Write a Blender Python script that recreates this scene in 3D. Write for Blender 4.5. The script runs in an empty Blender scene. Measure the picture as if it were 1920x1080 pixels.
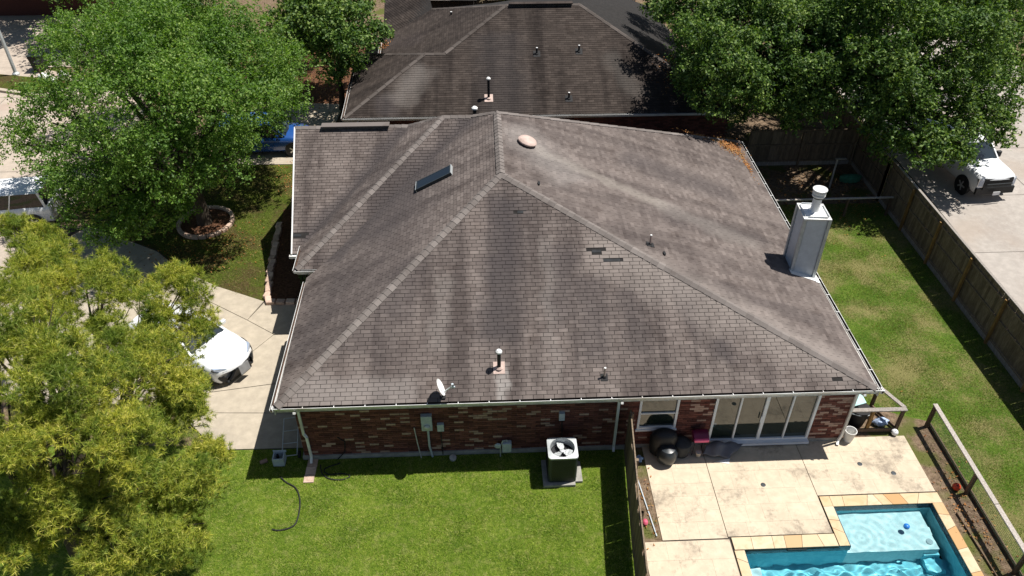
import bpy, math, random
import numpy as np
from mathutils import Matrix, Vector
random.seed(7); rng = np.random.default_rng(7)
R = math.radians
scn = bpy.context.scene
COL = scn.collection
# ------------------------------------------------------------------ camera, sky, sun, exposure
cd = bpy.data.cameras.new('camera'); cam = bpy.data.objects.new('camera', cd); COL.objects.link(cam)
cd.sensor_width = 36.0; cd.lens = 1490 * 36 / 1920.0; cd.clip_start = 0.3; cd.clip_end = 600
_p, _y, _r = R(38.4), R(2.7), R(0.2)
fw = Vector((math.cos(_p) * math.sin(_y), math.cos(_p) * math.cos(_y), -math.sin(_p)))
rt = Vector((math.cos(_y), -math.sin(_y), 0)); up = rt.cross(fw)
rt2 = rt * math.cos(_r) + up * math.sin(_r); up2 = up * math.cos(_r) - rt * math.sin(_r)
cam.matrix_world = Matrix(((rt2.x, up2.x, -fw.x, 0), (rt2.y, up2.y, -fw.y, 0), (rt2.z, up2.z, -fw.z, 19.4), (0, 0, 0, 1)))
scn.camera = cam
SUNV = Vector((0.43, 0.12, 1.0)).normalized()          # towards the sun
sun_el = math.asin(SUNV.z); sun_az = math.atan2(SUNV.x, SUNV.y)
w = bpy.data.worlds.new('World'); scn.world = w; w.use_nodes = True
wn = w.node_tree; wn.nodes.clear()
sky = wn.nodes.new('ShaderNodeTexSky'); sky.sky_type = 'NISHITA'; sky.sun_disc = False
sky.sun_elevation = sun_el; sky.sun_rotation = sun_az
bg = wn.nodes.new('ShaderNodeBackground'); bg.inputs[1].default_value = 0.05
wo = wn.nodes.new('ShaderNodeOutputWorld')
wn.links.new(sky.outputs[0], bg.inputs[0]); wn.links.new(bg.outputs[0], wo.inputs[0])
sl = bpy.data.lights.new('sun', 'SUN'); sl.energy = 5.0; sl.angle = R(0.5); sl.color = (1.0, 0.96, 0.90)
sun = bpy.data.objects.new('sun', sl); COL.objects.link(sun)
sun.rotation_euler = SUNV.to_track_quat('Z', 'Y').to_euler(); sun.location = (20, 10, 50)
scn.view_settings.view_transform = 'Standard'; scn.view_settings.look = 'None'
scn.view_settings.exposure = 0.48; scn.view_settings.gamma = 1.0; scn.view_settings.use_curve_mapping = False
sl.cycles.is_caustics_light = True
scn.cycles.max_bounces = 6; scn.cycles.transparent_max_bounces = 12

# ------------------------------------------------------------------ helpers: meshes and objects
class MB:
    def __init__(s): s.v = []; s.f = []; s.m = []
    def add(s, vs, fs, m=0):
        b = len(s.v); s.v += [tuple(map(float, q)) for q in vs]
        s.f += [tuple(i + b for i in f) for f in fs]; s.m += [m] * len(fs); return s
    def box(s, c, d, rz=0, m=0, M=None):
        x, y, z = d[0] / 2, d[1] / 2, d[2] / 2
        P = [Vector((i * x, j * y, k * z)) for k in (-1, 1) for j in (-1, 1) for i in (-1, 1)]
        if M is None: M = Matrix.Rotation(rz, 3, 'Z')
        P = [M @ q + Vector(c) for q in P]
        return s.add(P, [(0, 2, 3, 1), (4, 5, 7, 6), (0, 1, 5, 4), (2, 6, 7, 3), (0, 4, 6, 2), (1, 3, 7, 5)], m)
    def b(s, x0, x1, y0, y1, z0, z1, m=0):
        return s.box(((x0 + x1) / 2, (y0 + y1) / 2, (z0 + z1) / 2), (x1 - x0, y1 - y0, z1 - z0), 0, m)
    def bar(s, a, b_, wd, ht, m=0):          # a box from a to b, ht along the up side
        a, b_ = Vector(a), Vector(b_); d = b_ - a; x = d.normalized()
        u = Vector((0, 0, 1)) if abs(x.z) < .95 else Vector((0, 1, 0))
        y = u.cross(x).normalized(); z = x.cross(y)
        M = Matrix((x, y, z)).transposed()
        return s.box((a + b_) / 2, (d.length, wd, ht), 0, m, M)
    def tube(s, pts, r, n=8, m=0, cap=True):
        pts = [Vector(p) for p in pts]; k = len(pts)
        rr = r if isinstance(r, (list, tuple)) else [r] * k
        vs = []; prev = None
        for i, p in enumerate(pts):
            t = (pts[min(i + 1, k - 1)] - pts[max(i - 1, 0)]).normalized()
            a = prev if prev is not None else (Vector((0, 0, 1)) if abs(t.z) < .9 else Vector((1, 0, 0)))
            x = (a - t * a.dot(t)).normalized(); y = t.cross(x); prev = x
            for j in range(n):
                an = 2 * math.pi * j / n
                vs.append(p + (x * math.cos(an) + y * math.sin(an)) * rr[i])
        fs = [(i * n + j, i * n + (j + 1) % n, (i + 1) * n + (j + 1) % n, (i + 1) * n + j) for i in range(k - 1) for j in range(n)]
        if cap: fs += [tuple(range(n))[::-1], tuple(range((k - 1) * n, k * n))]
        return s.add(vs, fs, m)
    def lathe(s, prof, c, n=16, m=0, M=None, sx=1, sy=1):
        vs = []; M = M or Matrix.Identity(3)
        for r_, z in prof:
            for j in range(n):
                an = 2 * math.pi * j / n
                vs.append(M @ Vector((r_ * math.cos(an) * sx, r_ * math.sin(an) * sy, z)) + Vector(c))
        k = len(prof)
        fs = [(i * n + j, i * n + (j + 1) % n, (i + 1) * n + (j + 1) % n, (i + 1) * n + j) for i in range(k - 1) for j in range(n)]
        fs += [tuple(range(n))[::-1], tuple(range((k - 1) * n, k * n))]
        return s.add(vs, fs, m)
    def prism(s, poly, z0, z1, m=0):
        n = len(poly); vs = [(x, y, z0) for x, y in poly] + [(x, y, z1) for x, y in poly]
        return s.add(vs, [tuple(range(n))[::-1], tuple(range(n, 2 * n))] + [(i, (i + 1) % n, n + (i + 1) % n, n + i) for i in range(n)], m)
    def slab(s, pts, th, m=0):               # planar polygon given extrusion below
        n = len(pts); P = [Vector(p) for p in pts]
        nn = (P[1] - P[0]).cross(P[2] - P[0]).normalized()
        if nn.z < 0: P = P[::-1]; nn = -nn
        Q = [p - nn * th for p in P]
        return s.add(P + Q, [tuple(range(n)), tuple(range(n, 2 * n))[::-1]] + [(i, n + i, n + (i + 1) % n, (i + 1) % n) for i in range(n)], m)

def wloc(o):
    v = Vector((0, 0, 0))
    while o is not None: v += o.location; o = o.parent
    return v
def setprops(o, label=None, cat=None, group=None, kind=None):
    if label: o['label'] = label
    if cat: o['category'] = cat
    if group: o['group'] = group
    if kind: o['kind'] = kind
    return o
def mesh_of(name, mb, mats, off=(0, 0, 0), smooth=False):
    me = bpy.data.meshes.new(name)
    ox, oy, oz = off
    me.from_pydata([(x - ox, y - oy, z - oz) for x, y, z in mb.v], [], mb.f)
    for m in (mats if isinstance(mats, (list, tuple)) else [mats]): me.materials.append(m)
    if any(mb.m): me.polygons.foreach_set('material_index', mb.m)
    if smooth: me.polygons.foreach_set('use_smooth', [True] * len(mb.f))
    me.update(); return me
def obj(name, mb, mats, parent=None, local=False, origin=None, smooth=False, bevel=0, **kw):
    if parent is not None:
        off = (0, 0, 0) if local else tuple(wloc(parent))
        o = bpy.data.objects.new(name, mesh_of(name, mb, mats, off, smooth)); o.parent = parent
    else:
        if origin is None:
            a = np.array(mb.v); lo, hi = a.min(0), a.max(0); origin = ((lo[0] + hi[0]) / 2, (lo[1] + hi[1]) / 2, lo[2])
            if kw.get('kind') == 'structure': origin = (0, 0, 0)
        o = bpy.data.objects.new(name, mesh_of(name, mb, mats, origin, smooth)); o.location = origin
    COL.objects.link(o)
    if smooth:
        md = o.modifiers.new('edge', 'EDGE_SPLIT'); md.split_angle = R(38)
    if bevel:
        md = o.modifiers.new('bevel', 'BEVEL'); md.width = bevel; md.segments = 2; md.limit_method = 'ANGLE'
    return setprops(o, **kw)
def thing(name, label, cat, loc, rz=0, group=None):
    o = bpy.data.objects.new(name, None); COL.objects.link(o); o.location = loc; o.rotation_euler = (0, 0, rz)
    o.empty_display_size = .3
    return setprops(o, label, cat, group)
def piece(name, me, parent, M):              # one more object on a shared mesh; M in world space
    o = bpy.data.objects.new(name, me); COL.objects.link(o); o.parent = parent
    if parent is not None: M = Matrix.Translation(-wloc(parent)) @ M
    o.matrix_basis = M; return o
def nmesh(name, V, F, mat, parent=None, **kw):   # numpy mesh, all faces same size
    me = bpy.data.meshes.new(name); k = F.shape[1]
    off = np.array(wloc(parent)) if parent is not None else np.zeros(3)
    me.vertices.add(len(V)); me.vertices.foreach_set('co', (V - off).astype(np.float32).ravel())
    me.loops.add(F.size); me.loops.foreach_set('vertex_index', F.astype(np.int32).ravel())
    me.polygons.add(len(F)); me.polygons.foreach_set('loop_start', np.arange(0, F.size, k, dtype=np.int32))
    me.polygons.foreach_set('loop_total', np.full(len(F), k, dtype=np.int32))
    me.materials.append(mat); me.update(calc_edges=True)
    o = bpy.data.objects.new(name, me); COL.objects.link(o)
    if parent is not None: o.parent = parent
    return setprops(o, **kw)

# ------------------------------------------------------------------ helpers: materials
class NT:
    def __init__(s, name):
        s.mat = bpy.data.materials.new(name); s.mat.use_nodes = True; s.t = s.mat.node_tree; s.t.nodes.clear()
        s.out = s.t.nodes.new('ShaderNodeOutputMaterial'); s._pos = None; s._obj = None
    def n(s, typ, **kw):
        nd = s.t.nodes.new(typ)
        for k, v in kw.items(): setattr(nd, k, v)
        return nd
    def put(s, sock, v):
        if isinstance(v, bpy.types.NodeSocket): s.t.links.new(v, sock)
        elif isinstance(v, (tuple, list)) and sock.type == 'RGBA': sock.default_value = (*v[:3], 1)
        else: sock.default_value = v
    def pos(s):
        if s._pos is None: s._pos = s.n('ShaderNodeNewGeometry')
        return s._pos.outputs['Position']
    def vmap(s, vec, scale=(1, 1, 1), rot=(0, 0, 0)):
        m = s.n('ShaderNodeMapping'); s.put(m.inputs['Vector'], vec); m.inputs['Scale'].default_value = scale; m.inputs['Rotation'].default_value = rot
        return m.outputs[0]
    def noise(s, scale, detail=3, vec=None, rough=.5, dist=0):
        m = s.n('ShaderNodeTexNoise'); s.put(m.inputs['Vector'], vec if vec is not None else s.pos())
        m.inputs['Scale'].default_value = scale; m.inputs['Detail'].default_value = detail; m.inputs['Roughness'].default_value = rough
        m.inputs['Distortion'].default_value = dist
        return m.outputs['Fac']
    def ramp(s, fac, stops, interp='LINEAR'):
        m = s.n('ShaderNodeValToRGB'); m.color_ramp.interpolation = interp; s.put(m.inputs[0], fac)
        e = m.color_ramp.elements
        while len(e) < len(stops): e.new(.5)
        for q, (p, c) in zip(e, stops):
            q.position = p; q.color = (*c, 1) if isinstance(c, (tuple, list)) else (c, c, c, 1)
        return m.outputs[0]
    def mix(s, fac, a, b, blend='MIX'):
        m = s.n('ShaderNodeMix', data_type='RGBA', blend_type=blend); m.clamp_factor = True
        s.put(m.inputs[0], fac); s.put(m.inputs[6], a); s.put(m.inputs[7], b); return m.outputs[2]
    def ma(s, op, a, b=0.0, c=0.0, clamp=False):
        m = s.n('ShaderNodeMath', operation=op); m.use_clamp = clamp
        s.put(m.inputs[0], a); s.put(m.inputs[1], b); s.put(m.inputs[2], c); return m.outputs[0]
    def vm(s, op, a, b=None, scale=None):
        m = s.n('ShaderNodeVectorMath', operation=op); s.put(m.inputs[0], a)
        if b is not None: s.put(m.inputs[1], b)
        if scale is not None: s.put(m.inputs['Scale'], scale)
        return m.outputs['Value'] if op in ('DOT_PRODUCT', 'LENGTH', 'DISTANCE') else m.outputs[0]
    def mr(s, v, a, b, c=0, d=1, smooth=True):
        m = s.n('ShaderNodeMapRange'); m.interpolation_type = 'SMOOTHSTEP' if smooth else 'LINEAR'
        s.put(m.inputs[0], v)
        for i, q in enumerate((a, b, c, d)): m.inputs[i + 1].default_value = q
        return m.outputs[0]
    def rnd(s):
        g = s._pos or s.n('ShaderNodeNewGeometry'); s._pos = g
        o = s.n('ShaderNodeObjectInfo')
        return s.ma('FRACT', s.ma('ADD', g.outputs['Random Per Island'], o.outputs['Random']))
    def seg(s, a, b, r0, r1, vec=None, fade=.5):    # 1 near the segment a-b, 0 past r1
        a, b = Vector(a), Vector(b); L = (b - a).length; d = (b - a) / L
        v = s.vm('SUBTRACT', vec if vec is not None else s.pos(), tuple(a))
        t = s.vm('DOT_PRODUCT', v, tuple(d))
        pr = s.vm('SCALE', tuple(d), None, t)
        dist = s.vm('LENGTH', s.vm('SUBTRACT', v, pr))
        m1 = s.mr(dist, r0, r1, 1, 0)
        m2 = s.mr(t, -fade, fade * .3, 0, 1); m3 = s.mr(t, L - fade * .3, L + fade, 1, 0)
        return s.ma('MULTIPLY', m1, s.ma('MULTIPLY', m2, m3))
    def bump(s, h, strength=.3, dist=.02):
        m = s.n('ShaderNodeBump'); m.inputs['Strength'].default_value = strength; m.inputs['Distance'].default_value = dist
        s.put(m.inputs['Height'], h); return m.outputs[0]
    def bsdf(s, color, rough=.8, spec=.3, metal=0, normal=None, coat=0, alpha=None, **kw):
        p = s.n('ShaderNodeBsdfPrincipled'); s.put(p.inputs['Base Color'], color); s.put(p.inputs['Roughness'], rough)
        s.put(p.inputs['Specular IOR Level'], spec); s.put(p.inputs['Metallic'], metal); p.inputs['Coat Weight'].default_value = coat
        p.inputs['Coat Roughness'].default_value = .04
        if normal is not None: s.put(p.inputs['Normal'], normal)
        if alpha is not None: s.put(p.inputs['Alpha'], alpha)
        return p.outputs[0]
    def done(s, sh): s.t.links.new(sh, s.out.inputs['Surface']); return s.mat

def simple(name, c, rough=.7, var=.25, scale=6, spec=.3, metal=0, bump=.15, coat=0, dirt=None):
    t = NT(name)
    f = t.noise(scale, 4, rough=.6)
    col = t.mix(t.mr(f, .3, .75), tuple(q * (1 - var) for q in c), tuple(min(1, q * (1 + var)) for q in c))
    if dirt: col = t.mix(t.ma('MULTIPLY', t.mr(t.noise(scale * .35, 5), .5, .7), .6), col, dirt)
    nb = t.bump(t.noise(scale * 8, 3), bump, .01) if bump else None
    return t.done(t.bsdf(col, rough, spec, metal, nb, coat))

def roof_mat(name, lo, hi, darks, lights, own):
    t = NT(name)
    base = t.ramp(t.rnd(), [(0, lo), (.35, tuple(.6 * a + .4 * b for a, b in zip(lo, hi))), (.8, hi), (1, tuple(q * 1.16 for q in hi))])
    wp = t.vm('ADD', t.pos(), t.vm('SCALE', t.vm('SUBTRACT', t.n_color(1.2), (.5, .5, .5)), None, .9))
    nx = t.ma('ABSOLUTE', t.vm('DOT_PRODUCT', t._pos.outputs['True Normal'], (1, 0, 0)))
    sideways = t.mr(nx, .12, .26)                                   # streaks run down each slope
    big = t.mix(sideways, t.noise(.9, 4, t.vmap(t.pos(), (1.5, .16, .16)), .6), t.noise(.9, 4, t.vmap(t.pos(), (.16, 1.3, .16)), .6))
    med = t.noise(1.7, 3, rough=.6); base = t.mix(t.mr(med, .5, .72), base, t.mix(1.0, base, (.80, .78, .77), 'MULTIPLY'))
    if own: base = t.mix(t.mr(big, .38, .66), t.mix(1.0, base, (1.10, 1.08, 1.06), 'MULTIPLY'), t.mix(1.0, base, (.58, .56, .56), 'MULTIPLY'))
    gr = t.noise(70, 2); base = t.mix(t.mr(gr, .3, .75), t.mix(1.0, base, (.84, .84, .84), 'MULTIPLY'), base)
    for a, b, r0, r1, k, c in darks + lights:
        m = t.ma('MULTIPLY', t.seg(a, b, r0, r1, wp), k)
        base = t.mix(m, base, c)
    nb = t.bump(t.noise(160, 2), .25, .004)
    return t.done(t.bsdf(base, .93, .18, 0, nb))
def _ncol(s, scale):
    m = s.n('ShaderNodeTexNoise'); s.put(m.inputs['Vector'], s.pos()); m.inputs['Scale'].default_value = scale; m.inputs['Detail'].default_value = 2
    return m.outputs['Color']
NT.n_color = _ncol

DK = (.058, .050, .050)
own_darks = [((-4.6, 17.5, 3.3), (-2.4, 26.5, 4.6), .8, 3.2, .42, DK), ((-5.2, 22.3, 3.05), (-.3, 27.7, 5.7), .05, .75, .8, DK), ((-6.3, 24.1, 2.75), (-2.9, 28.5, 4.8), .05, .7, .8, DK),
             ((.35, 17.6, 3.5), (.9, 21.8, 5.7), .1, .95, .85, DK), ((2.2, 18.0, 3.8), (2.5, 20.2, 4.9), .1, .7, .55, DK), ((4.6, 17.2, 3.4), (4.4, 18.8, 4.2), .1, .7, .45, DK), ((-2.6, 18.4, 3.9), (-2.2, 20.2, 4.8), .1, .8, .4, DK), ((3.3, 17.0, 3.3), (3.2, 19.2, 4.4), .1, .9, .5, DK),
             ((7.2, 16.9, 3.2), (7.1, 17.3, 3.4), .1, .6, .75, DK), ((6.3, 17.6, 3.5), (6.1, 19, 4.2), .1, .5, .45, DK),
             ((-3.6, 22.4, 4.1), (-1.7, 25.4, 4.8), .1, 1.3, .6, DK), ((-5.6, 18, 2.9), (-4.6, 21, 3.3), .1, .9, .3, DK),
             ((5.6, 26.4, 4.6), (9.6, 25.6, 3.4), .1, 1.3, .5, DK), ((6.5, 22.9, 4.3), (10, 22.8, 3.2), .1, .8, .35, DK), ((7.5, 19.2, 4.0), (10.5, 18.6, 3.0), .1, .6, .3, DK)]
own_lights = [((1.9, 25.1, 5.8), (6.3, 23.4, 4.4), .05, .5, .38, (.30, .27, .235)), ((6.3, 23.4, 4.4), (9.6, 22.3, 3.3), .1, .7, .25, (.27, .245, .22)),
              ((.45, 16.7, 3.1), (.42, 15.9, 2.7), .06, .22, .55, (.34, .32, .30)), ((3.6, 20.2, 4.9), (11.0, 16.4, 2.9), .1, 1.2, .45, (.29, .255, .23)), ((-5.4, 16.3, 2.8), (-2.2, 16.2, 2.85), .1, .8, .5, (.25, .225, .21)), ((1.2, 26.2, 6.0), (3.2, 23.4, 5.4), .1, 1.5, .35, (.27, .25, .235)),
              ((-1.3, 17.5, 3.5), (-1.2, 19.3, 4.4), .1, .5, .4, (.2, .18, .165)), ((2.0, 16.5, 3.0), (2.0, 20.5, 5.0), .05, .35, .3, (.2, .18, .165))]
M = {}
M['roof'] = roof_mat('asphalt_shingle', (.124, .104, .096), (.164, .140, .129), own_darks, own_lights, 1)
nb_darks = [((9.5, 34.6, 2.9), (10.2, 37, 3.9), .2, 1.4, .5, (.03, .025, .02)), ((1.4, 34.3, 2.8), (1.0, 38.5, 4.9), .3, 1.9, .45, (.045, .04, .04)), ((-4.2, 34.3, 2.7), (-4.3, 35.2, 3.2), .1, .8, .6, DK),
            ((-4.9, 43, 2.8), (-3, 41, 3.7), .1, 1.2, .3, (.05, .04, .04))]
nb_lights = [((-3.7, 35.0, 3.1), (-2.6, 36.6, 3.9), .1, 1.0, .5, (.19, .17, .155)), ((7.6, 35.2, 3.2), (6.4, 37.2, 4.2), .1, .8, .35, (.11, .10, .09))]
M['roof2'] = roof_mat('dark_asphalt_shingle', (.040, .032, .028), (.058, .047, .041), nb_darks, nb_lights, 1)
M['cap'] = roof_mat('ridge_cap_shingle', (.158, .138, .127), (.200, .176, .162), [], [], 0)
M['cap2'] = roof_mat('dark_ridge_cap_shingle', (.085, .072, .064), (.115, .098, .088), [], [], 0)
M['deck'] = simple('roof_underlayment', (.022, .020, .019), .95)
M['white'] = simple('white_painted_metal', (.74, .74, .72), .4, .06, 3, .4, dirt=(.4, .36, .3))
M['white2'] = simple('white_vinyl_frame', (.70, .73, .76), .45, .05, 3, .4)
M['concrete_slab'] = simple('foundation_concrete', (.30, .29, .26), .9, .25, 3)
M['mortar'] = simple('brick_mortar', (.075, .060, .054), .95, .3, 9)
def brick_mat(name, lo, hi):
    t = NT(name); c = t.ramp(t.rnd(), [(0, lo), (.5, tuple((a + b) / 2 for a, b in zip(lo, hi))), (1, hi)])
    c = t.mix(t.mr(t.noise(14, 4), .35, .8), c, t.mix(1.0, c, (.7, .68, .66), 'MULTIPLY'))
    return t.done(t.bsdf(c, .9, .2, 0, t.bump(t.noise(60, 3), .3, .006)))
M['brick'] = brick_mat('red_clay_brick', (.085, .034, .028), (.215, .084, .064))
M['brick_pale'] = brick_mat('pale_pinkish_brick', (.32, .21, .165), (.46, .315, .25))
M['soffit'] = simple('soffit_paint', (.5, .48, .45), .8)
M['metal'] = simple('galvanised_steel', (.50, .53, .53), .5, .12, 5, .5, .35)
M['greymetal'] = simple('grey_painted_box', (.42, .47, .50), .5, .1, 8, .4)
M['darkmetal'] = simple('dark_slate_metal', (.028, .036, .042), .45, .15, 5, .4)
M['black'] = simple('matte_black_plastic', (.014, .015, .017), .5, .2, 8, .35)
M['grime'] = simple('gutter_grime', (.07, .055, .045), .9)
M['rubber'] = simple('black_rubber', (.018, .018, .019), .75, .2, 8, .3)
M['terracotta'] = simple('pinkish_vent_metal', (.50, .38, .33), .6, .12, 6, .3, dirt=(.3, .22, .18))
def wood(name, c, rough=.85):
    t = NT(name); g = t.noise(3, 5, t.vmap(t.pos(), (7, 7, 1.4)), .65)
    col = t.ramp(t.rnd(), [(0, tuple(q * .72 for q in c)), (.5, c), (1, tuple(q * 1.3 for q in c))])
    col = t.mix(t.mr(g, .35, .7), t.mix(1.0, col, (.62, .6, .58), 'MULTIPLY'), col)
    return t.done(t.bsdf(col, rough, .2, 0, t.bump(g, .3, .01)))
M['fence'] = wood('weathered_fence_wood', (.22, .170, .120))
M['fence_amber'] = wood('amber_fence_post_wood', (.34, .20, .075))
M['greywood'] = wood('silvered_rail_wood', (.46, .42, .38))
M['darkwood'] = wood('dark_brown_wood', (.15, .105, .072))
M['bark'] = wood('tree_bark', (.085, .068, .052))
def glass(name, tint=(.012, .014, .014), rough=.02, ior=1.5):
    t = NT(name); p = t.n('ShaderNodeBsdfPrincipled'); p.inputs['Base Color'].default_value = (*tint, 1)
    p.inputs['Roughness'].default_value = rough; p.inputs['IOR'].default_value = ior; p.inputs['Specular IOR Level'].default_value = .9
    nb = t.bump(t.noise(1.3, 2), .04, .02); t.put(p.inputs['Normal'], nb); return t.done(p.outputs[0])
M['glass'] = glass('window_glass', (.016, .024, .019), ior=1.55)
M['skyglass'] = glass('skylight_glass', (.008, .012, .018), .05, 1.4)
M['carglass'] = glass('car_glass', (.02, .028, .034), .02, 1.6)
def paint(name, c, rough=.25):
    t = NT(name); col = t.mix(t.mr(t.noise(1.5, 4), .45, .8), c, tuple(q * .9 for q in c))
    return t.done(t.bsdf(col, rough, .5, 0, None, .8))
M['carwhite'] = paint('white_car_paint', (.82, .83, .84)); M['carblue'] = paint('blue_car_paint', (.015, .07, .26)); M['carsilver'] = paint('silver_car_paint', (.45, .5, .53))
M['lamp'] = simple('headlight_lens', (.32, .38, .48), .1, .1, 10, .8, 0, 0, 1); M['chrome'] = simple('bright_rim_metal', (.6, .6, .6), .3, .1, 10, .5, .8, 0)
M['plate'] = simple('grey_blank_plate', (.24, .24, .24), .5, .1, 5, .3, 0, 0)
M['platew'] = simple('pale_number_plate', (.75, .75, .75), .5, .1, 5, .3, 0, 0)

# ground materials
def grass_mat(name, a, b, c, dry, k=.5, dryscale=.5, lo=.5, hi=.7):
    t = NT(name); f = t.noise(9, 5, rough=.7); g = t.noise(.8, 4)
    col = t.ramp(f, [(.25, a), (.5, b), (.75, c)])
    col = t.mix(t.mr(g, .35, .65), t.mix(1.0, col, (.72, .8, .7), 'MULTIPLY'), col)
    m = t.ma('MULTIPLY', t.mr(t.ma('ADD', t.ma('MULTIPLY', t.noise(dryscale, 5, rough=.65), .75), t.ma('MULTIPLY', t.noise(14, 3), .25)), lo, hi), k)
    col = t.mix(m, col, dry)
    fine = t.noise(45, 3, rough=.7); col = t.mix(t.mr(fine, .35, .7), t.mix(1.0, col, (.45, .5, .4), 'MULTIPLY'), col)
    return t.done(t.bsdf(col, .95, .1, 0, t.bump(fine, .9, .05)))
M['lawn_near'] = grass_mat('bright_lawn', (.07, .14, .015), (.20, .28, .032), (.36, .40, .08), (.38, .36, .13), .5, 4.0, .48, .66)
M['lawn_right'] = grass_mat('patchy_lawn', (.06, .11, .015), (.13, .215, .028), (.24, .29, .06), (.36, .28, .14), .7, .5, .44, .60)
M['lawn_front'] = grass_mat('mottled_front_lawn', (.04, .048, .010), (.11, .14, .020), (.22, .25, .05), (.12, .075, .04), .8, .7, .44, .58)  # dark mottled ground: leaf litter and sparse grass
t = NT('leaf_strewn_soil'); f = t.noise(7, 6, rough=.7)
col = t.ramp(f, [(.25, (.06, .040, .024)), (.5, (.17, .12, .08)), (.75, (.30, .22, .15))]); col = t.mix(t.mr(t.noise(.7, 4), .5, .62), col, (.10, .11, .03))
M['soil'] = t.done(t.bsdf(col, .95, .1, 0, t.bump(t.noise(30, 4), .8, .05)))
def conc(name, c, stain, k=.5, sc=.7, rust=None):
    t = NT(name); f = t.noise(3, 6, rough=.65); col = t.mix(t.mr(f, .3, .75), tuple(q * .86 for q in c), tuple(min(.9, q * 1.08) for q in c))
    m = t.ma('MULTIPLY', t.mr(t.ma('ADD', t.ma('MULTIPLY', t.noise(sc, 5, rough=.6), .62), t.ma('MULTIPLY', t.noise(5, 6, rough=.8), .38)), .49, .64), k)
    col = t.mix(m, col, stain)
    if rust: col = t.mix(t.ma('MULTIPLY', t.mr(t.noise(.35, 3), .5, .7), .5), col, rust)
    tint = t.rnd(); col = t.mix(t.ma('MULTIPLY', tint, .14), col, t.mix(1.0, col, (.82, .8, .76), 'MULTIPLY'))
    return t.done(t.bsdf(col, .85, .2, 0, t.bump(t.noise(60, 4), .25, .006)))
M['drive'] = conc('driveway_concrete', (.42, .365, .285), (.28, .245, .205), .4, .5)
M['street'] = conc('street_concrete', (.43, .365, .30), (.31, .25, .21), .5, .25, (.36, .26, .21))
M['street2'] = conc('grey_street_concrete', (.38, .345, .31), (.28, .24, .21), .5, .25, (.33, .27, .22))
M['patio'] = conc('stamped_patio_concrete', (.56, .475, .355), (.20, .165, .13), .8, .75)
t = NT('coping_flagstone'); col = t.ramp(t.rnd(), [(0, (.56, .45, .30)), (.3, (.54, .40, .23)), (.5, (.60, .52, .38)), (.75, (.54, .41, .25)), (.96, (.44, .25, .10)), (1, (.57, .45, .30))])
col = t.mix(t.ma('MULTIPLY', t.mr(t.noise(2.2, 5, rough=.65, dist=1), .45, .7), .4), col, (.46, .26, .11))
M['coping'] = t.done(t.bsdf(col, .8, .3, 0, t.bump(t.noise(25, 4), .3, .01)))
M['edgestone'] = brick_mat('pale_limestone_block', (.42, .30, .23), (.66, .50, .40))
M['mulch'] = simple('bark_mulch', (.11, .055, .032), .95, .5, 14, .1, 0, .8)
M['joint'] = simple('dark_joint', (.06, .05, .04), .95)

# foliage
def leafmat(name, cols, trans=.35, sc=.6, gloss=.03, patch=None):
    t = NT(name); c = t.ramp(t.rnd(), cols)
    if patch: c = t.mix(t.ma('MULTIPLY', t.mr(t.noise(patch[1], 4, rough=.65), patch[2], patch[3]), patch[4]), c, patch[0])
    c = c; c = t.mix(t.mr(t.noise(sc, 2), .35, .65), t.mix(1.0, c, (.68, .78, .7), 'MULTIPLY'), c)
    d = t.n('ShaderNodeBsdfDiffuse'); t.put(d.inputs[0], c); tr = t.n('ShaderNodeBsdfTranslucent'); t.put(tr.inputs[0], t.mix(1.0, c, (1.5, 1.6, .7), 'MULTIPLY'))
    m = t.n('ShaderNodeMixShader'); m.inputs[0].default_value = trans; t.put(m.inputs[1], d.outputs[0]); t.put(m.inputs[2], tr.outputs[0])
    g = t.n('ShaderNodeBsdfGlossy'); g.inputs['Roughness'].default_value = .6; m2 = t.n('ShaderNodeMixShader'); m2.inputs[0].default_value = gloss * .5
    t.put(m2.inputs[1], m.outputs[0]); t.put(m2.inputs[2], g.outputs[0]); return t.done(m2.outputs[0])
M['oak'] = leafmat('oak_leaves', [(0, (.045, .10, .012)), (.4, (.11, .21, .026)), (.8, (.18, .30, .040)), (1, (.30, .38, .11))], .4, gloss=.05)
M['dark'] = leafmat('dark_evergreen_leaves', [(0, (.022, .055, .010)), (.4, (.062, .128, .018)), (.8, (.14, .22, .034)), (1, (.28, .36, .10))], .26, gloss=.05)
M['needle'] = leafmat('yellow_green_needles', [(0, (.08, .12, .018)), (.3, (.26, .31, .030)), (.7, (.50, .49, .055)), (1, (.74, .64, .17))], .26, .8, .05, ((.11, .19, .022), 1.1, .47, .62, .75))
M['blade'] = leafmat('grass_blades', [(0, (.09, .17, .016)), (.45, (.22, .33, .034)), (.8, (.40, .44, .08)), (1, (.60, .54, .22))], .3, .9, .05, ((.42, .42, .15), 4.0, .5, .68, .5))
M['blade2'] = leafmat('dry_grass_blades', [(0, (.07, .12, .016)), (.4, (.16, .20, .035)), (.75, (.28, .27, .07)), (1, (.46, .35, .17))], .3, .9, .05)
M['litter'] = leafmat('rust_fallen_leaves', [(0, (.18, .06, .02)), (.5, (.42, .16, .04)), (1, (.55, .32, .14))], .2)

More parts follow.
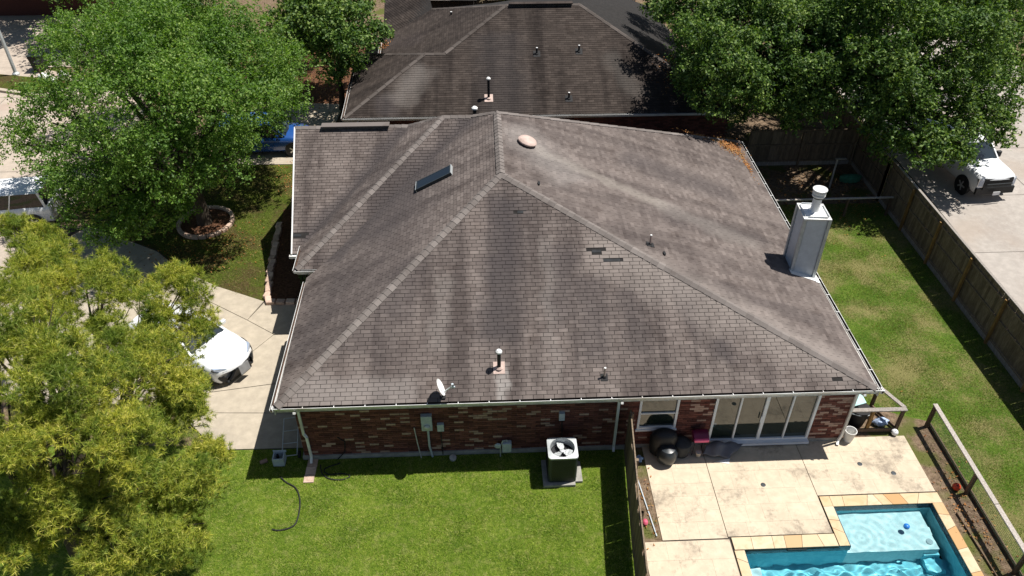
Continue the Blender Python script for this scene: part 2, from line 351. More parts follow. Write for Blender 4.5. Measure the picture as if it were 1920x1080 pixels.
# ------------------------------------------------------------------ ground and paving
g = MB()
for q in ((-90, 6.95, -30, 120), (13.12, 90, -30, 120), (6.95, 13.12, 13.88, 120), (6.95, 13.12, -30, 6.9)):
    g.add([(q[0], q[2], -.03), (q[1], q[2], -.03), (q[1], q[3], -.03), (q[0], q[3], -.03)], [(0, 1, 2, 3)])
obj('ground', g, M['soil'], kind='structure')
def sheet(name, poly, z, m, **kw):
    s = MB(); s.add([(x, y, z) for x, y in poly], [tuple(range(len(poly)))]); return obj(name, s, m, kind='structure', **kw)
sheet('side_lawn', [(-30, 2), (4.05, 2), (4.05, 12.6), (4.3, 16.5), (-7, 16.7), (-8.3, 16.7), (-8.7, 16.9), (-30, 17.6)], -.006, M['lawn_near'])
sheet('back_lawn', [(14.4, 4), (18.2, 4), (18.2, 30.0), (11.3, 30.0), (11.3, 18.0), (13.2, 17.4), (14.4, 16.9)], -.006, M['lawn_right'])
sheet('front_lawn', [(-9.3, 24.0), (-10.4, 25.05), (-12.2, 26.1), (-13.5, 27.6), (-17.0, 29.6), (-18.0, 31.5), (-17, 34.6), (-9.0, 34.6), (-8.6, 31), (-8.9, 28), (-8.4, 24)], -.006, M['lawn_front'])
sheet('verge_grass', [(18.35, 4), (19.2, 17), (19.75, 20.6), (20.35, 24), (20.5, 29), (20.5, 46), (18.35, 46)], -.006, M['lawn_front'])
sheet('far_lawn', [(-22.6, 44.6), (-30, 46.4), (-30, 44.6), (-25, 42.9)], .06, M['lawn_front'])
sheet('far_back_lawn', [(2, 54), (10, 54), (10, 70), (2, 70)], .0, M['lawn_near'])

def slabs(name, polys, z, m, th=.1):     # a paved area: bed plus one object per slab
    return [(p, z) for p in polys]
def inset(poly, d):
    c = Vector((sum(p[0] for p in poly) / len(poly), sum(p[1] for p in poly) / len(poly)))
    n = len(poly); out = []
    for i in range(n):                    # offset each edge inwards
        p0, p1, p2 = (Vector(poly[(i + k) % n][:2]) for k in (-1, 0, 1))
        e1 = (p1 - p0).normalized(); e2 = (p2 - p1).normalized()
        n1 = Vector((-e1.y, e1.x)); n2 = Vector((-e2.y, e2.x))
        if n1.dot(c - p1) < 0: n1 = -n1
        if n2.dot(c - p1) < 0: n2 = -n2
        k = max(.35, 1 + n1.dot(n2)); q = p1 + (n1 + n2) * (d / k); out.append((q.x, q.y))
    return out
def paved(root_name, bedpoly, zb, z, polys, mat, child, gap, jit=.002, bedmat=None, top=None):
    bed = MB(); bed.prism(bedpoly, zb - .1, zb); root = obj(root_name, bed, bedmat or M['joint'], kind='structure')
    for p in polys:
        s = MB(); s.prism(inset(p, gap), zb + .001, z + random.uniform(-jit, jit)); obj(child, s, mat, root)
    return root
# driveway in front of the garage, with diagonal joints
J = [(-7.55, 22.05), (-9.0, 19.9)]
paved('driveway', [(-6.1, 16.66), (-8.36, 16.67), (-8.66, 16.9), (-10.44, 18.8), (-14.6, 18.6), (-20, 21), (-20, 29.5), (-17, 29.6), (-13.4, 27.5), (-12.1, 26.1), (-10.4, 25.0), (-8.4, 24.0), (-7.3, 23.7), (-5.6, 23.7), (-5.6, 16.66)], .0, .03,
      [[(-5.6, 16.66), (-8.36, 16.67), (-8.66, 16.9), (-10.0, 18.3), (-5.6, 18.1)],
       [(-5.6, 18.1), (-10.0, 18.3), (-10.5, 18.85), (-9.2, 19.2), (-5.6, 19.75)],
       [(-5.6, 19.75), (-9.2, 19.2), (-8.35, 21.0), (-7.65, 22.05), (-5.6, 22.05)],
       [(-5.6, 22.05), (-7.65, 22.05), (-8.8, 22.9), (-8.35, 24.0), (-5.6, 23.7)],
       [(-8.8, 22.9), (-10.9, 24.35), (-10.4, 25.0), (-8.4, 24.0)],
       [(-9.2, 19.2), (-12.4, 21.4), (-11.0, 23.9), (-10.9, 24.35), (-8.8, 22.9), (-7.65, 22.05), (-8.35, 21.0)],
       [(-10.5, 18.85), (-14.4, 18.7), (-12.4, 21.4), (-9.2, 19.2)],
       [(-14.4, 18.7), (-16.4, 19.4), (-15.2, 24.8), (-11.0, 23.9), (-12.4, 21.4)],
       [(-11.0, 23.9), (-15.2, 24.8), (-13.5, 27.5), (-12.1, 26.1), (-10.4, 25.0), (-10.9, 24.35)],
       [(-15.2, 24.8), (-19.6, 25.6), (-17.0, 29.5), (-13.5, 27.5)],
       [(-16.4, 19.4), (-20, 21.0), (-19.6, 25.6), (-15.2, 24.8)]], M['drive'], 'concrete_slab', .012)
def street(name, bed, rows, mat):
    return paved(name, bed, .0, .012, rows, mat, 'concrete_slab', .014)
lanes = []
for i in range(7):
    y0 = 26 + i * 4.2; a = (-34 + 0, y0); lanes.append([(-34, y0), (-26.4, y0), (-26.4, y0 + 4.2), (-34, y0 + 4.2)])
    if y0 < 43: lanes.append([(-26.4, y0), (-18.6, y0), (-18.6, min(y0 + 4.2, 43.0)), (-26.4, y0 + 4.2)])
street('cul_de_sac_street', [(-34, 26), (-18.6, 26), (-18.6, 43), (-24.0, 43), (-34, 60)], lanes, M['street'])
kb = MB(); kb.prism([(-30, 44.55), (-24.9, 42.75), (-18, 41.2), (-18, 41.45), (-24.8, 43.0), (-30, 44.8)], 0, .14); obj('far_kerb', kb, M['drive'], kind='structure')
kb = MB(); kb.prism([(-18.6, 30), (-18.3, 30), (-18.1, 34.7), (-18, 41.2), (-18.3, 41.2)], 0, .12); obj('near_kerb', kb, M['drive'], kind='structure')
sheet('far_driveway', [(-40, 46.9), (-24, 47.0), (-23, 60), (-40, 62)], .02, M['street'])
sheet('front_path', [(-11.8, 34.62), (-7.9, 34.6), (-7.4, 41.2), (-9.6, 41.4), (-12.4, 39.2)], .018, M['drive'])
sheet('bare_front_yard', [(-12.4, 41.5), (-7.4, 41.2), (-6.9, 50), (-16, 52)], .004, M['mulch'])
lanes = []
for i in range(11):
    y0 = 4 + i * 4.4
    def xe(y): return float(np.interp(y, [4, 17, 20.6, 24, 29, 60], [18.4, 19.3, 19.85, 20.45, 20.6, 20.6]))
    lanes.append([(xe(y0), y0), (25.3 + i * .05, y0), (25.3 + i * .05, y0 + 4.4), (xe(y0 + 4.4), y0 + 4.4)]); lanes.append([(25.3 + i * .05, y0), (33, y0), (33, y0 + 4.4), (25.3 + i * .05, y0 + 4.4)])
street('side_street', [(18.4, 4), (33, 4), (33, 52.4), (20.6, 52.4), (20.6, 29), (20.45, 24), (19.85, 20.6), (19.3, 17)], lanes, M['street2'])

# patio of stamped slabs
random.seed(11)
pol = []
def cells(x0, x1, y0, y1, rows, gap=0):
    y = y1; k = 0
    for h in rows:
        x = x0 + 0; ws = []
        while x < x1 - .01:
            wd = random.choice((.62, .75, .62, .9, .48)); 
            if x + wd > x1 - .35: wd = x1 - x
            pol.append([(x, y - h), (x + wd, y - h), (x + wd, y), (x, y)]); x += wd
        y -= h; k += 1
def fit(tot, base=(.55, .42, .62, .5)):
    o = []; i = 0
    while sum(o) < tot - .3: o.append(base[i % len(base)]); i += 1
    s = tot / sum(o); return [q * s for q in o]
cells(4.86, 6.714, 12.86, 16.24, fit(3.38)); cells(6.73, 9.722, 12.90, 16.24, fit(3.34)); cells(9.738, 13.29, 14.175, 16.34, fit(2.16))
cells(4.30, 6.74, 5.0, 12.82, fit(7.82, (.62, .55, .7)))
pr = paved('patio', [(4.86, 12.84), (4.30, 12.84), (4.30, 5.0), (6.78, 5.0), (6.78, 12.86), (9.74, 12.86), (9.74, 14.16), (13.3, 14.16), (13.3, 16.36), (4.86, 16.26)], -.005, .022, pol, M['patio'], 'patio_slab', .0016, .0012)
for x, y in ((8.24, 14.63), (11.44, 15.28), (12.33, 14.89)):
    s = MB(); s.lathe([(.075, 0), (.075, .012), (.06, .016)], (x, y, .018), 18); obj('drain_cover', s, M['darkmetal'], pr)
for p in [[(6.70, 12.9), (6.74, 12.9), (6.78, 16.2), (6.745, 16.2)], [(9.70, 14.2), (9.76, 14.2), (9.76, 16.3), (9.70, 16.3)]]: pass
# soil strips
sheet('fence_bed', [(4.32, 12.84), (4.86, 12.84), (4.86, 16.24), (4.62, 16.24)], -.003, M['soil'])
sheet('pool_side_strip', [(13.3, 4), (14.4, 4), (14.4, 16.9), (13.2, 17.4), (12.2, 17.6), (11.3, 17.6), (11.3, 16.36), (13.3, 16.36)], -.003, M['soil'])

# pool
t = NT('pool_plaster'); f = t.noise(5, 4, dist=1.2); vor = t.n('ShaderNodeTexVoronoi'); vor.inputs['Scale'].default_value = 14; t.put(vor.inputs['Vector'], t.pos())
col = t.mix(t.mr(f, .35, .7), (.66, .78, .79), (.82, .88, .88)); M['plaster'] = t.done(t.bsdf(col, .8, .2))
t = NT('depth_tint_plaster'); col = t.mix(t.mr(t.noise(5, 4, dist=1.2), .35, .7), (.22, .60, .70), (.32, .70, .78)); M['depth_tint'] = t.done(t.bsdf(col, .8, .2))  # light absorbed by the deeper water is put into this plaster colour
M['tile'] = simple('dark_waterline_tile', (.035, .06, .085), .25, .4, 12, .6)
t = NT('pool_water')
gz = t.n('ShaderNodeBsdfRefraction') ; gz.inputs['Roughness'].default_value = 0.0; gz.inputs['IOR'].default_value = 1.33; gz.inputs[0].default_value = (.80, .97, .99, 1)
M['water'] = t.done(gz.outputs[0])
basin = MB()
def wallq(a, b, z0, z1, m=0): basin.add([(a[0], a[1], z0), (b[0], b[1], z0), (b[0], b[1], z1), (a[0], a[1], z1)], [(0, 1, 2, 3)], m)
L_ = [(7.07, 7.0), (7.07, 12.47), (10.06, 12.47), (10.06, 13.77), (13.0, 13.77), (13.0, 7.0)]
for i in range(6):
    a, b_ = L_[i], L_[(i + 1) % 6]; wallq(a, b_, -1.25, -.22)
basin.add([(7.07, 7.0, -1.2), (13, 7.0, -1.2), (13, 12.47, -1.2), (7.07, 12.47, -1.2)], [(0, 1, 2, 3)])
pool = obj('swimming_pool', basin, M['depth_tint'], kind='structure')
tl = MB()
for i in range(6):
    a, b_ = Vector(L_[i]), Vector(L_[(i + 1) % 6]); e = (b_ - a).normalized(); nn = Vector((-e.y, e.x)) * .02
    c_ = Vector((10, 10)); nn = nn if nn.dot(c_ - a) < 0 else -nn
    mid = (a + b_) / 2 + nn; tl.box((mid.x, mid.y, -.12), ((b_ - a).length, .036, .22), math.atan2(e.y, e.x))
obj('waterline_tile', tl, M['tile'], pool)
st = MB(); st.b(10.06, 12.72, 12.47, 13.768, -1.2, -.42); obj('tanning_ledge', st, M['plaster'], pool)
for i, (x0, y0, y1, z) in enumerate(((12.1, 12.95, 13.35, -.5), (12.2, 12.5, 12.95, -.62), (12.0, 12.2, 12.6, -.72))): pass
for (x0, x1, y0, y1, z) in ((12.2, 12.78, 12.98, 13.22, -.5), (12.3, 12.76, 12.4, 12.75, -.7), (12.34, 12.80, 12.0, 12.47, -.95), (7.08, 7.48, 10.6, 12.12, -.45)):
    s = MB(); s.b(x0, x1, y0, y1, -1.2, z); obj('pool_step', s, M['depth_tint'] if z < -.6 else M['plaster'], pool)
s = MB(); s.b(8.3, 8.85, 12.452, 12.47, -.12, -.04); obj('skimmer_mouth', s, M['black'], pool)
s = MB(); s.lathe([(.09, 0), (.09, .01)], (12.55, 12.72, -.40), 12); obj('ledge_jet', s, M['greymetal'], pool)
_rw = random.Random(4); WAV = [(k_ * math.cos(a_), k_ * math.sin(a_), _rw.uniform(0, 6.28), .26 / k_ ** 1.5) for k_, a_ in [(_rw.uniform(7, 34), _rw.uniform(0, 6.28)) for _ in range(16)]]
def ripple(x, y):
    x2, y2 = x + .05 * math.sin(3 * y), y + .05 * math.sin(2.6 * x)
    r_ = math.hypot(x - 10.75, y - 12.95); ring_ = .0025 * math.sin(30 * r_) * math.exp(-r_ * 1.3) if y > 12.2 else 0
    amp = 1 if y < 12.3 else .55
    return amp * sum(q[3] * math.sin(q[0] * x2 + q[1] * y2 + q[2]) for q in WAV) * .6 + ring_
def wsheet(x0, x1, y0, y1, st):
    nx, ny = int((x1 - x0) / st), int((y1 - y0) / st); V = [(x0 + (x1 - x0) * i / nx, y0 + (y1 - y0) * j / ny) for j in range(ny + 1) for i in range(nx + 1)]
    return [(x, y, -.14 + ripple(x, y)) for x, y in V], [(j * (nx + 1) + i, j * (nx + 1) + i + 1, (j + 1) * (nx + 1) + i + 1, (j + 1) * (nx + 1) + i) for j in range(ny) for i in range(nx)]
ww = MB(); ww.add(*wsheet(7.07, 13.0, 7.0, 12.47, .026)); ww.add(*wsheet(10.06, 13.0, 12.47, 13.77, .026))
wobj = obj('water', ww, M['water'], kind='structure'); wobj.data.polygons.foreach_set('use_smooth', [True] * len(wobj.data.polygons))
wobj.cycles.is_caustics_caster = True
for o_ in [pool] + list(pool.children): o_.cycles.is_caustics_receiver = True
# coping stones
random.seed(5)
cs = []
def run(x0, x1, y0, y1, along, lens):
    a, b_ = (x0, x1) if along == 'x' else (y0, y1); p = a; i = 0; s_in = s_out = 0
    prev = (a, a)
    while p < b_ - .02:
        l_ = lens[i % len(lens)]; i += 1; q = min(b_, p + l_)
        if b_ - q < .25: q = b_
        e = (q, q) if q == b_ else (q + random.uniform(-.12, .12), q + random.uniform(-.12, .12))
        cs.append([(prev[0], y0), (e[0], y0), (e[1], y1), (prev[1], y1)] if along == 'x' else [(x0, prev[0]), (x1, prev[1]), (x1, e[1]), (x0, e[0])])
        prev = e; p = q
run(6.80, 9.74, 12.47, 12.87, 'x', (.5, .55, .35, .62, .4)); run(9.76, 10.06, 12.47, 14.14, 'y', (.5, .38, .42, .5)); run(10.06, 13.32, 13.77, 14.14, 'x', (.45, .6, .35, .3, .5, .42))
run(6.78, 7.07, 5, 12.45, 'y', (.42, .5, .6, .36)); run(13.0, 13.32, 4, 13.77, 'y', (.5, .42, .6, .7))
cp = MB(); cp.b(6.80, 7.07, 4, 12.46, -.07, .002); cp.b(6.80, 9.75, 12.47, 12.86, -.07, .002); cp.b(9.77, 10.06, 12.48, 14.13, -.07, .002); cp.b(10.06, 13.0, 13.78, 14.13, -.07, .002); cp.b(13.003, 13.31, 4, 14.13, -.07, .002)
cr = obj('pool_coping', cp, M['joint'], kind='structure')
for p in cs:
    s = MB(); s.prism(inset(p, .004), .003, .036 + random.uniform(-.003, .003)); obj('coping_stone', s, M['coping'], cr, bevel=.006)
s = MB(); s.lathe([(.07, 0), (.085, .03), (.085, .09), (.06, .12), (.02, .13)], (11.98, 13.1, -.16), 16); obj('floating_dispenser', s, simple('blue_plastic', (.02, .16, .50), .35), label='round blue chlorine dispenser floating on the shallow pool ledge', cat='pool float', smooth=True)

# ------------------------------------------------------------------ houses
def clip(poly, x0, x1, y0, y1):
    def half(P, f, inter):
        out = []
        for i in range(len(P)):
            a, b_ = P[i], P[(i + 1) % len(P)]
            fa, fb = f(a), f(b_)
            if fa >= 0: out.append(a)
            if (fa >= 0) != (fb >= 0): k = fa / (fa - fb); out.append((a[0] + (b_[0] - a[0]) * k, a[1] + (b_[1] - a[1]) * k))
        return out
    for f in (lambda p: p[0] - x0, lambda p: x1 - p[0], lambda p: p[1] - y0, lambda p: y1 - p[1]):
        poly = half(poly, f, None)
        if len(poly) < 3: return []
    return poly
class Face:
    def __init__(s, pts):
        P = [Vector(p) for p in pts]; n = Vector((0, 0, 0))
        for i in range(len(P)): n += P[i].cross(P[(i + 1) % len(P)])
        n.normalize(); s.n = n if n.z > 0 else -n
        s.u = Vector((0, 0, 1)).cross(s.n).normalized(); s.v = s.n.cross(s.u)
        if s.v.z < 0: s.v = -s.v; s.u = -s.u
        s.o = min(P, key=lambda p: p.z); s.P = P; s.q = [((p - s.o).dot(s.u), (p - s.o).dot(s.v)) for p in P]
    def at(s, u, v, h=0): return s.o + s.u * u + s.v * v + s.n * h
    def uv(s, p): d = Vector(p) - s.o; return d.dot(s.u), d.dot(s.v)
    def M(s, u, v, h=0): c = s.at(u, v, h); a, b_, n = s.u, s.v, s.n; return Matrix(((a.x, b_.x, n.x, c.x), (a.y, b_.y, n.y, c.y), (a.z, b_.z, n.z, c.z), (0, 0, 0, 1)))
def tab_heights(v, v0, ex): return .004 + .013 * (1 - (v - v0) / ex)
def shingles(face, field, tw, ex, gap, holes=(), take=None, patches=None):
    us = [q[0] for q in face.q]; vs = [q[1] for q in face.q]; v = min(vs); row = 0
    area = face.q
    while v < max(vs) - .01:
        sh = (row % 2) * tw / 2 + random.uniform(-.05, .05); u = min(us) - tw + sh
        while u < max(us):
            dv = random.uniform(-.004, .004); wt = tw
            r = clip(area, u + gap / 2, u + wt - gap / 2, v + dv, v + ex + .001)
            uc, vc = u + tw / 2, v + ex / 2
            if r and not any(abs(uc - a) < b_ and abs(vc - c_) < ex * .55 for a, b_, c_ in holes):
                A = abs(sum(r[i][0] * r[(i + 1) % len(r)][1] - r[(i + 1) % len(r)][0] * r[i][1] for i in range(len(r)))) / 2
                if A > .0012:
                    full = A > .985 * (tw - gap) * (ex - dv)
                    if full and take is not None and take(uc, vc): take.out.append(face.M(u + gap / 2, v + dv))
                    else:
                        hr = random.uniform(0, .003); n = len(r)
                        top = [face.at(a, b_, tab_heights(b_, v, ex) + hr) for a, b_ in r]; bot = [face.at(a, b_, -.001) for a, b_ in r]
                        field.add(top + bot, [tuple(range(n))] + [(i, n + i, n + (i + 1) % n, (i + 1) % n) for i in range(n)])
            u += tw
        v += ex; row += 1
def tab_mesh(tw, ex, gap, mat):
    s = MB(); w_ = tw - gap; h0, h1 = .018, .005
    s.add([(0, 0, h0), (w_, 0, h0), (w_, ex, h1), (0, ex, h1), (0, 0, -.001), (w_, 0, -.001), (w_, ex, -.001), (0, ex, -.001)], [(0, 1, 2, 3), (0, 4, 5, 1), (1, 5, 6, 2), (2, 6, 7, 3), (3, 7, 4, 0)])
    return mesh_of('shingle', s, mat)
def ridge_caps(parent, a, b_, f1, f2, step, wd, mat, lift=.012, me=None, cnt=None, height=.012, lo=0, hi=1e9):
    """overlapping bent cap pieces from a (low) to b (high); f1/f2 = in-plane directions away from the ridge"""
    a, b_ = Vector(a), Vector(b_); d = (b_ - a); L = d.length; d.normalize(); n = max(1, int(L / step)); st = L / n
    f1 = Vector(f1).normalized(); f2 = Vector(f2).normalized()
    for k in range(n):
        p0 = a + d * (k * st); p1 = a + d * ((k + 1.12) * st); l0 = lift + .02 + height; l1 = lift + .004 + height; u_ = Vector((0, 0, 1)); s = MB()
        w1 = wd * random.uniform(.95, 1.06)
        V = []
        for p, l in ((p0, l0), (p1, l1)):
            V += [p + f1 * w1 + u_ * (l - .004), p + u_ * (l + .012), p + f2 * w1 + u_ * (l - .004), p + f1 * w1 + u_ * (-.01), p + f2 * w1 + u_ * (-.01)]
        s.add(V, [(0, 1, 6, 5), (1, 2, 7, 6), (0, 5, 8, 3), (2, 4, 9, 7), (0, 3, 4, 2, 1), (5, 6, 7, 9, 8)])
        obj('ridge_cap', s, mat, parent)
def gutter(parent, a, b_, out, size=.12, straps=0, name='gutter', dark=True):
    """open K gutter along a-b, out = horizontal outward direction; top edge at a.z"""
    a, b_, out = Vector(a), Vector(b_), Vector(out).normalized(); U = Vector((0, 0, 1)); s = MB(); d = (b_ - a)
    prof = [(0, -.01), (0, -size), (size * .7, -size), (size, -.02), (size, 0), (size - .014, 0), (size - .014, -.03), (size * .62, -size + .012), (.012, -size + .012), (.012, -.01)]
    V = [a + out * x + U * z for x, z in prof] + [b_ + out * x + U * z for x, z in prof]; n = len(prof)
    s.add(V, [(i, (i + 1) % n, n + (i + 1) % n, n + i) for i in range(n)] + [tuple(range(n)), tuple(range(n, 2 * n))])
    s.m = [1 if 5 <= i <= 8 else 0 for i in range(len(s.f))]; g_ = obj(name, s, [M['white'], M['grime']], parent)
    if straps:
        L = d.length; d.normalize(); k = int(L / straps)
        for i in range(k + 1):
            p = a + d * min(L - .02, max(.02, i * L / k)); q = MB(); q.bar(p - out * .03 + U * .012, p + out * (size + .004) + U * .004, .022, .012); obj('gutter_strap', q, M['white'], g_)
    dk = MB(); dk.add([a + out * .013 + U * (-size + .02), b_ + out * .013 + U * (-size + .02), b_ + out * (size * .7) + U * (-size + .02), a + out * (size * .7) + U * (-size + .02)], [(0, 1, 2, 3)])
    obj('gutter_debris', dk, M['mulch'], g_); return g_
def pipe_vent(parent, base, h, r, mat, cap=False, flash=.16, nrm=(0, 0, 1), name='vent_pipe', flmat=None):
    o = thing_part = None; s = MB(); b_ = Vector(base); s.tube([b_ - Vector((0, 0, .05)), b_ + Vector((0, 0, h))], r, 12); v = obj(name, s, mat, parent, smooth=True)
    n = Vector(nrm).normalized(); q = n.to_track_quat('Z', 'Y').to_matrix(); f = MB(); f.box(b_ + n * .022, (flash * 2, flash * 2.2, .008), 0, 0, q); f.lathe([(r * 2.2, .02), (r * 1.25, .07)], b_, 12); obj('flashing', f, flmat or M['terracotta'], v)
    if cap: c = MB(); c.lathe([(r * 1.1, 0), (r * 1.7, .02), (r * 1.7, .07), (r * .9, .12)], b_ + Vector((0, 0, h - .02)), 14); obj('vent_cap', c, M['white'], v, smooth=True)
    else:
        c = MB(); c.lathe([(r * 1.02, 0), (r * 1.08, .01), (r * 1.08, .03)], b_ + Vector((0, 0, h - .02)), 12); obj('pipe_rim', c, M['white'], v)
    return v

E0 = 2.65
house = thing('brick_house', 'single storey brick house with weathered grey shingle hip roof in the middle of the picture', 'house', (3, 22, 0))
A = (-5.98, 15.90, 2.681); B_ = (11.455, 15.90, 2.681); P = (.68, 22.65, 6.20); Q = (.70, 27.15, 6.20); C_ = (11.55, 31.2, E0)
V_ = (-.2, 27.82, 5.735); W_ = (-5.35, 22.42, 3.02); X_ = (-6.04, 21.95, E0)
MC = (-6.5, 22.45, E0); MH = (-1.33, 27.82, 5.74); BR = (-2.75, 28.75, 4.92)
fN = Face([A, B_, P]); fR = Face([B_, C_, Q, P]); fL = Face([A, P, Q, V_, W_, X_]); fMN = Face([MC, (-5.4, 22.45, E0), V_, MH]); fML = Face([MC, MH, BR, (-6.5, 24.05, 2.66)])
fB = Face([(-6.85, 23.6, 2.5), (-6.45, 23.6, 2.5), (-2.7, 28.75, 4.93), (-7.2, 28.75, 4.93)])
dk = MB()
for f in (fN, fR, fL, fMN, fML, fB): dk.slab([p - f.n * .002 for p in f.P], .09)
dk.slab([Q, C_, (2, 31.2, E0)], .05); dk.slab([Q, (2, 31.2, E0), (-2, 31.2, E0), V_], .05); dk.slab([MH, V_, (-2, 31.2, E0), (-4.5, 31.2, E0)], .05); dk.slab([BR, MH, (-4.5, 31.2, E0)], .05)
dk.slab([(-7.2, 28.75, 4.93), (-2.7, 28.75, 4.93), (-2.5, 33, 2.7), (-7.1, 33, 2.7)], .05)
roof = obj('roof', dk, M['deck'], house)
TW, EX, GP = .305, .127, .015
field = MB(); me_tab = tab_mesh(TW, EX, GP, M['roof'])
class Take:
    def __init__(s, vmax): s.out = []; s.vmax = vmax
    def __call__(s, u, v): return v < s.vmax and len(s.out) < 290
def hole(f, p, w_): u, v = f.uv(p); return (u, w_, v)
tk = Take(10)
shingles(fN, field, TW, EX, GP, [hole(fN, (1.31, 21.38, 5.5), .16), hole(fN, (3.58, 20.07, 4.84), .16), hole(fN, (4.01, 19.78, 4.69), .31), hole(fN, (10.29, 16.22, 2.83), .10)], tk)
for k, m_ in enumerate(tk.out): piece('shingle', me_tab, roof, m_)
shingles(fL, field, TW, EX, GP); shingles(fR, field, TW, EX, .008); shingles(fMN, field, TW, EX, GP); shingles(fML, field, TW, EX, GP)
shingles(fB, field, TW, EX, GP, [hole(fB, (-6.75, 24.3, 2.8), .3)])
obj('shingle_field', field, M['roof'], roof, kind='stuff')
# darker replacement tabs
for f, p, k in ((fN, (1.31, 21.38, 5.5), 1), (fN, (3.58, 20.07, 4.84), 1), (fN, (3.88, 19.78, 4.69), 1), (fN, (4.16, 19.78, 4.69), 1), (fB, (-6.72, 24.3, 2.8), 1)):
    u, v = f.uv(p); s = MB(); M0 = f.M(u - .14, v - .05, .001); s.box(M0 @ Vector((.14, .06, .004)), (.28, .10, .008), 0, 0, M0.to_3x3()); obj('missing_tab_patch', s, simple('charcoal_underlay', (.03, .032, .034), .9), roof)
def dirn(a, b_): return (Vector(b_) - Vector(a)).normalized()
def side(f, d, inward):   # in-plane direction of face f perpendicular to ridge dir d, towards 'inward'
    v = f.n.cross(Vector(d)); v.normalize(); return v if v.dot(Vector(inward)) > 0 else -v
d = dirn(A, P); ridge_caps(roof, A, P, side(fL, d, (-1, 1, 0)), side(fN, d, (1, -1, 0)), .215, .15, M['cap'])
d = dirn(B_, P); ridge_caps(roof, B_, P, side(fN, d, (-1, -1, 0)), side(fR, d, (1, 1, 0)), .235, .135, M['cap'])
d = dirn(P, Q); ridge_caps(roof, P, Q, side(fL, d, (-1, 0, 0)), side(fR, d, (1, 0, 0)), .23, .15, M['cap'], height=.03)
d = dirn(MC, MH); ridge_caps(roof, MC, MH, side(fML, d, (-1, 1, 0)), side(fMN, d, (1, -1, 0)), .22, .14, M['cap'])
ridge_caps(roof, (11.3, 31.0, 2.74), Q, (-.7, 1, -.8), side(fR, dirn(C_, Q), (1, -1, 0)), .45, .14, M['cap'])
ridge_caps(roof, MH, V_, (0, -.85, -.5), (0, .85, -.5), .25, .13, M['cap']); ridge_caps(roof, V_, Q, (-.6, -.6, -.3), (0, 1, -.3), .25, .13, M['cap']); ridge_caps(roof, BR, MH, (-.6, -.6, -.5), (0, 1, -.5), .3, .1, M['cap'])
ridge_caps(roof, (-7.2, 28.75, 4.93), BR, (0, -1, -.48), (0, 1, -.48), .27, .14, M['cap'])
s = MB(); s.bar((-6.15, 28.68, 5.02), (-3.5, 28.68, 5.02), .34, .05); obj('raised_ridge_vent', s, M['cap'], roof)
# gutters, fascia, soffit
s = MB(); s.b(-5.98, 11.5, 15.932, 15.96, 2.42, 2.62); s.b(-5.97, 11.48, 15.965, 16.24, 2.44, 2.46); s.b(-6.03, -6.0, 15.84, 21.9, 2.42, 2.63); s.b(11.5, 11.53, 15.84, 31.1, 2.42, 2.63); s.b(11.12, 11.49, 16.25, 31, 2.44, 2.46); s.b(-5.99, -5.62, 16.25, 21.9, 2.44, 2.46)
s.b(-6.45, -5.4, 22.46, 22.49, 2.42, 2.63); s.b(-6.49, -6.46, 22.46, 24.4, 2.42, 2.63); obj('fascia', s, M['soffit'], house)
gutter(house, (-6.1, 15.93, 2.66), (11.62, 15.93, 2.66), (0, -1, 0), .10, .86)
gutter(house, (-6.05, 15.8, 2.65), (-6.05, 21.75, 2.65), (-1, 0, 0), .09)
gutter(house, (11.56, 15.8, 2.65), (11.56, 31.1, 2.65), (1, 0, 0), .10, .9)
gutter(house, (-6.56, 22.44, 2.65), (-5.45, 22.44, 2.65), (0, -1, 0), .11); gutter(house, (-6.51, 22.40, 2.65), (-6.51, 24.2, 2.65), (-1, 0, 0), .10)
s = MB(); s.bar((-7.21, 28.75, 4.90), (-6.86, 23.6, 2.47), .05, .13); obj('rake_board', s, M['white'], house)
s = MB(); s.b(-6.95, -6.7, 23.5, 23.62, 2.36, 2.46); obj('rake_return', s, M['white'], house)
# walls
WY = 16.25
wall = MB()
for x0, x1, z0, z1 in ((-5.6, 4.60, .16, 2.44), (4.60, 5.80, .16, .86), (5.80, 6.90, .16, 2.44), (10.08, 11.15, .16, 2.44), (4.60, 5.80, 2.2, 2.44), (6.90, 10.08, 2.26, 2.44)): wall.b(x0, x1, WY + .012, WY + .2, z0, z1)
wall.b(-5.6, -5.4, WY + .201, 21.6, .16, 2.44); wall.b(10.95, 11.138, WY + .201, 30.8, .16, 2.44); wall.b(-5.39, -5.2, 21.61, 28, .16, 2.4); wall.b(-6.6, -5.41, 24.2, 24.4, .1, 2.4); wall.b(-6.6, -6.4, 24.41, 28.7, .1, 2.4); wall.b(-6.6, 11.1, 30.61, 30.8, .16, 2.4)
wl = obj('wall', wall, M['mortar'], house)
s = MB(); s.b(-5.66, 4.3, 16.19, 16.4, -.05, .158); s.b(4.31, 11.19, 16.235, 16.45, -.05, .158); obj('foundation', s, M['concrete_slab'], house)
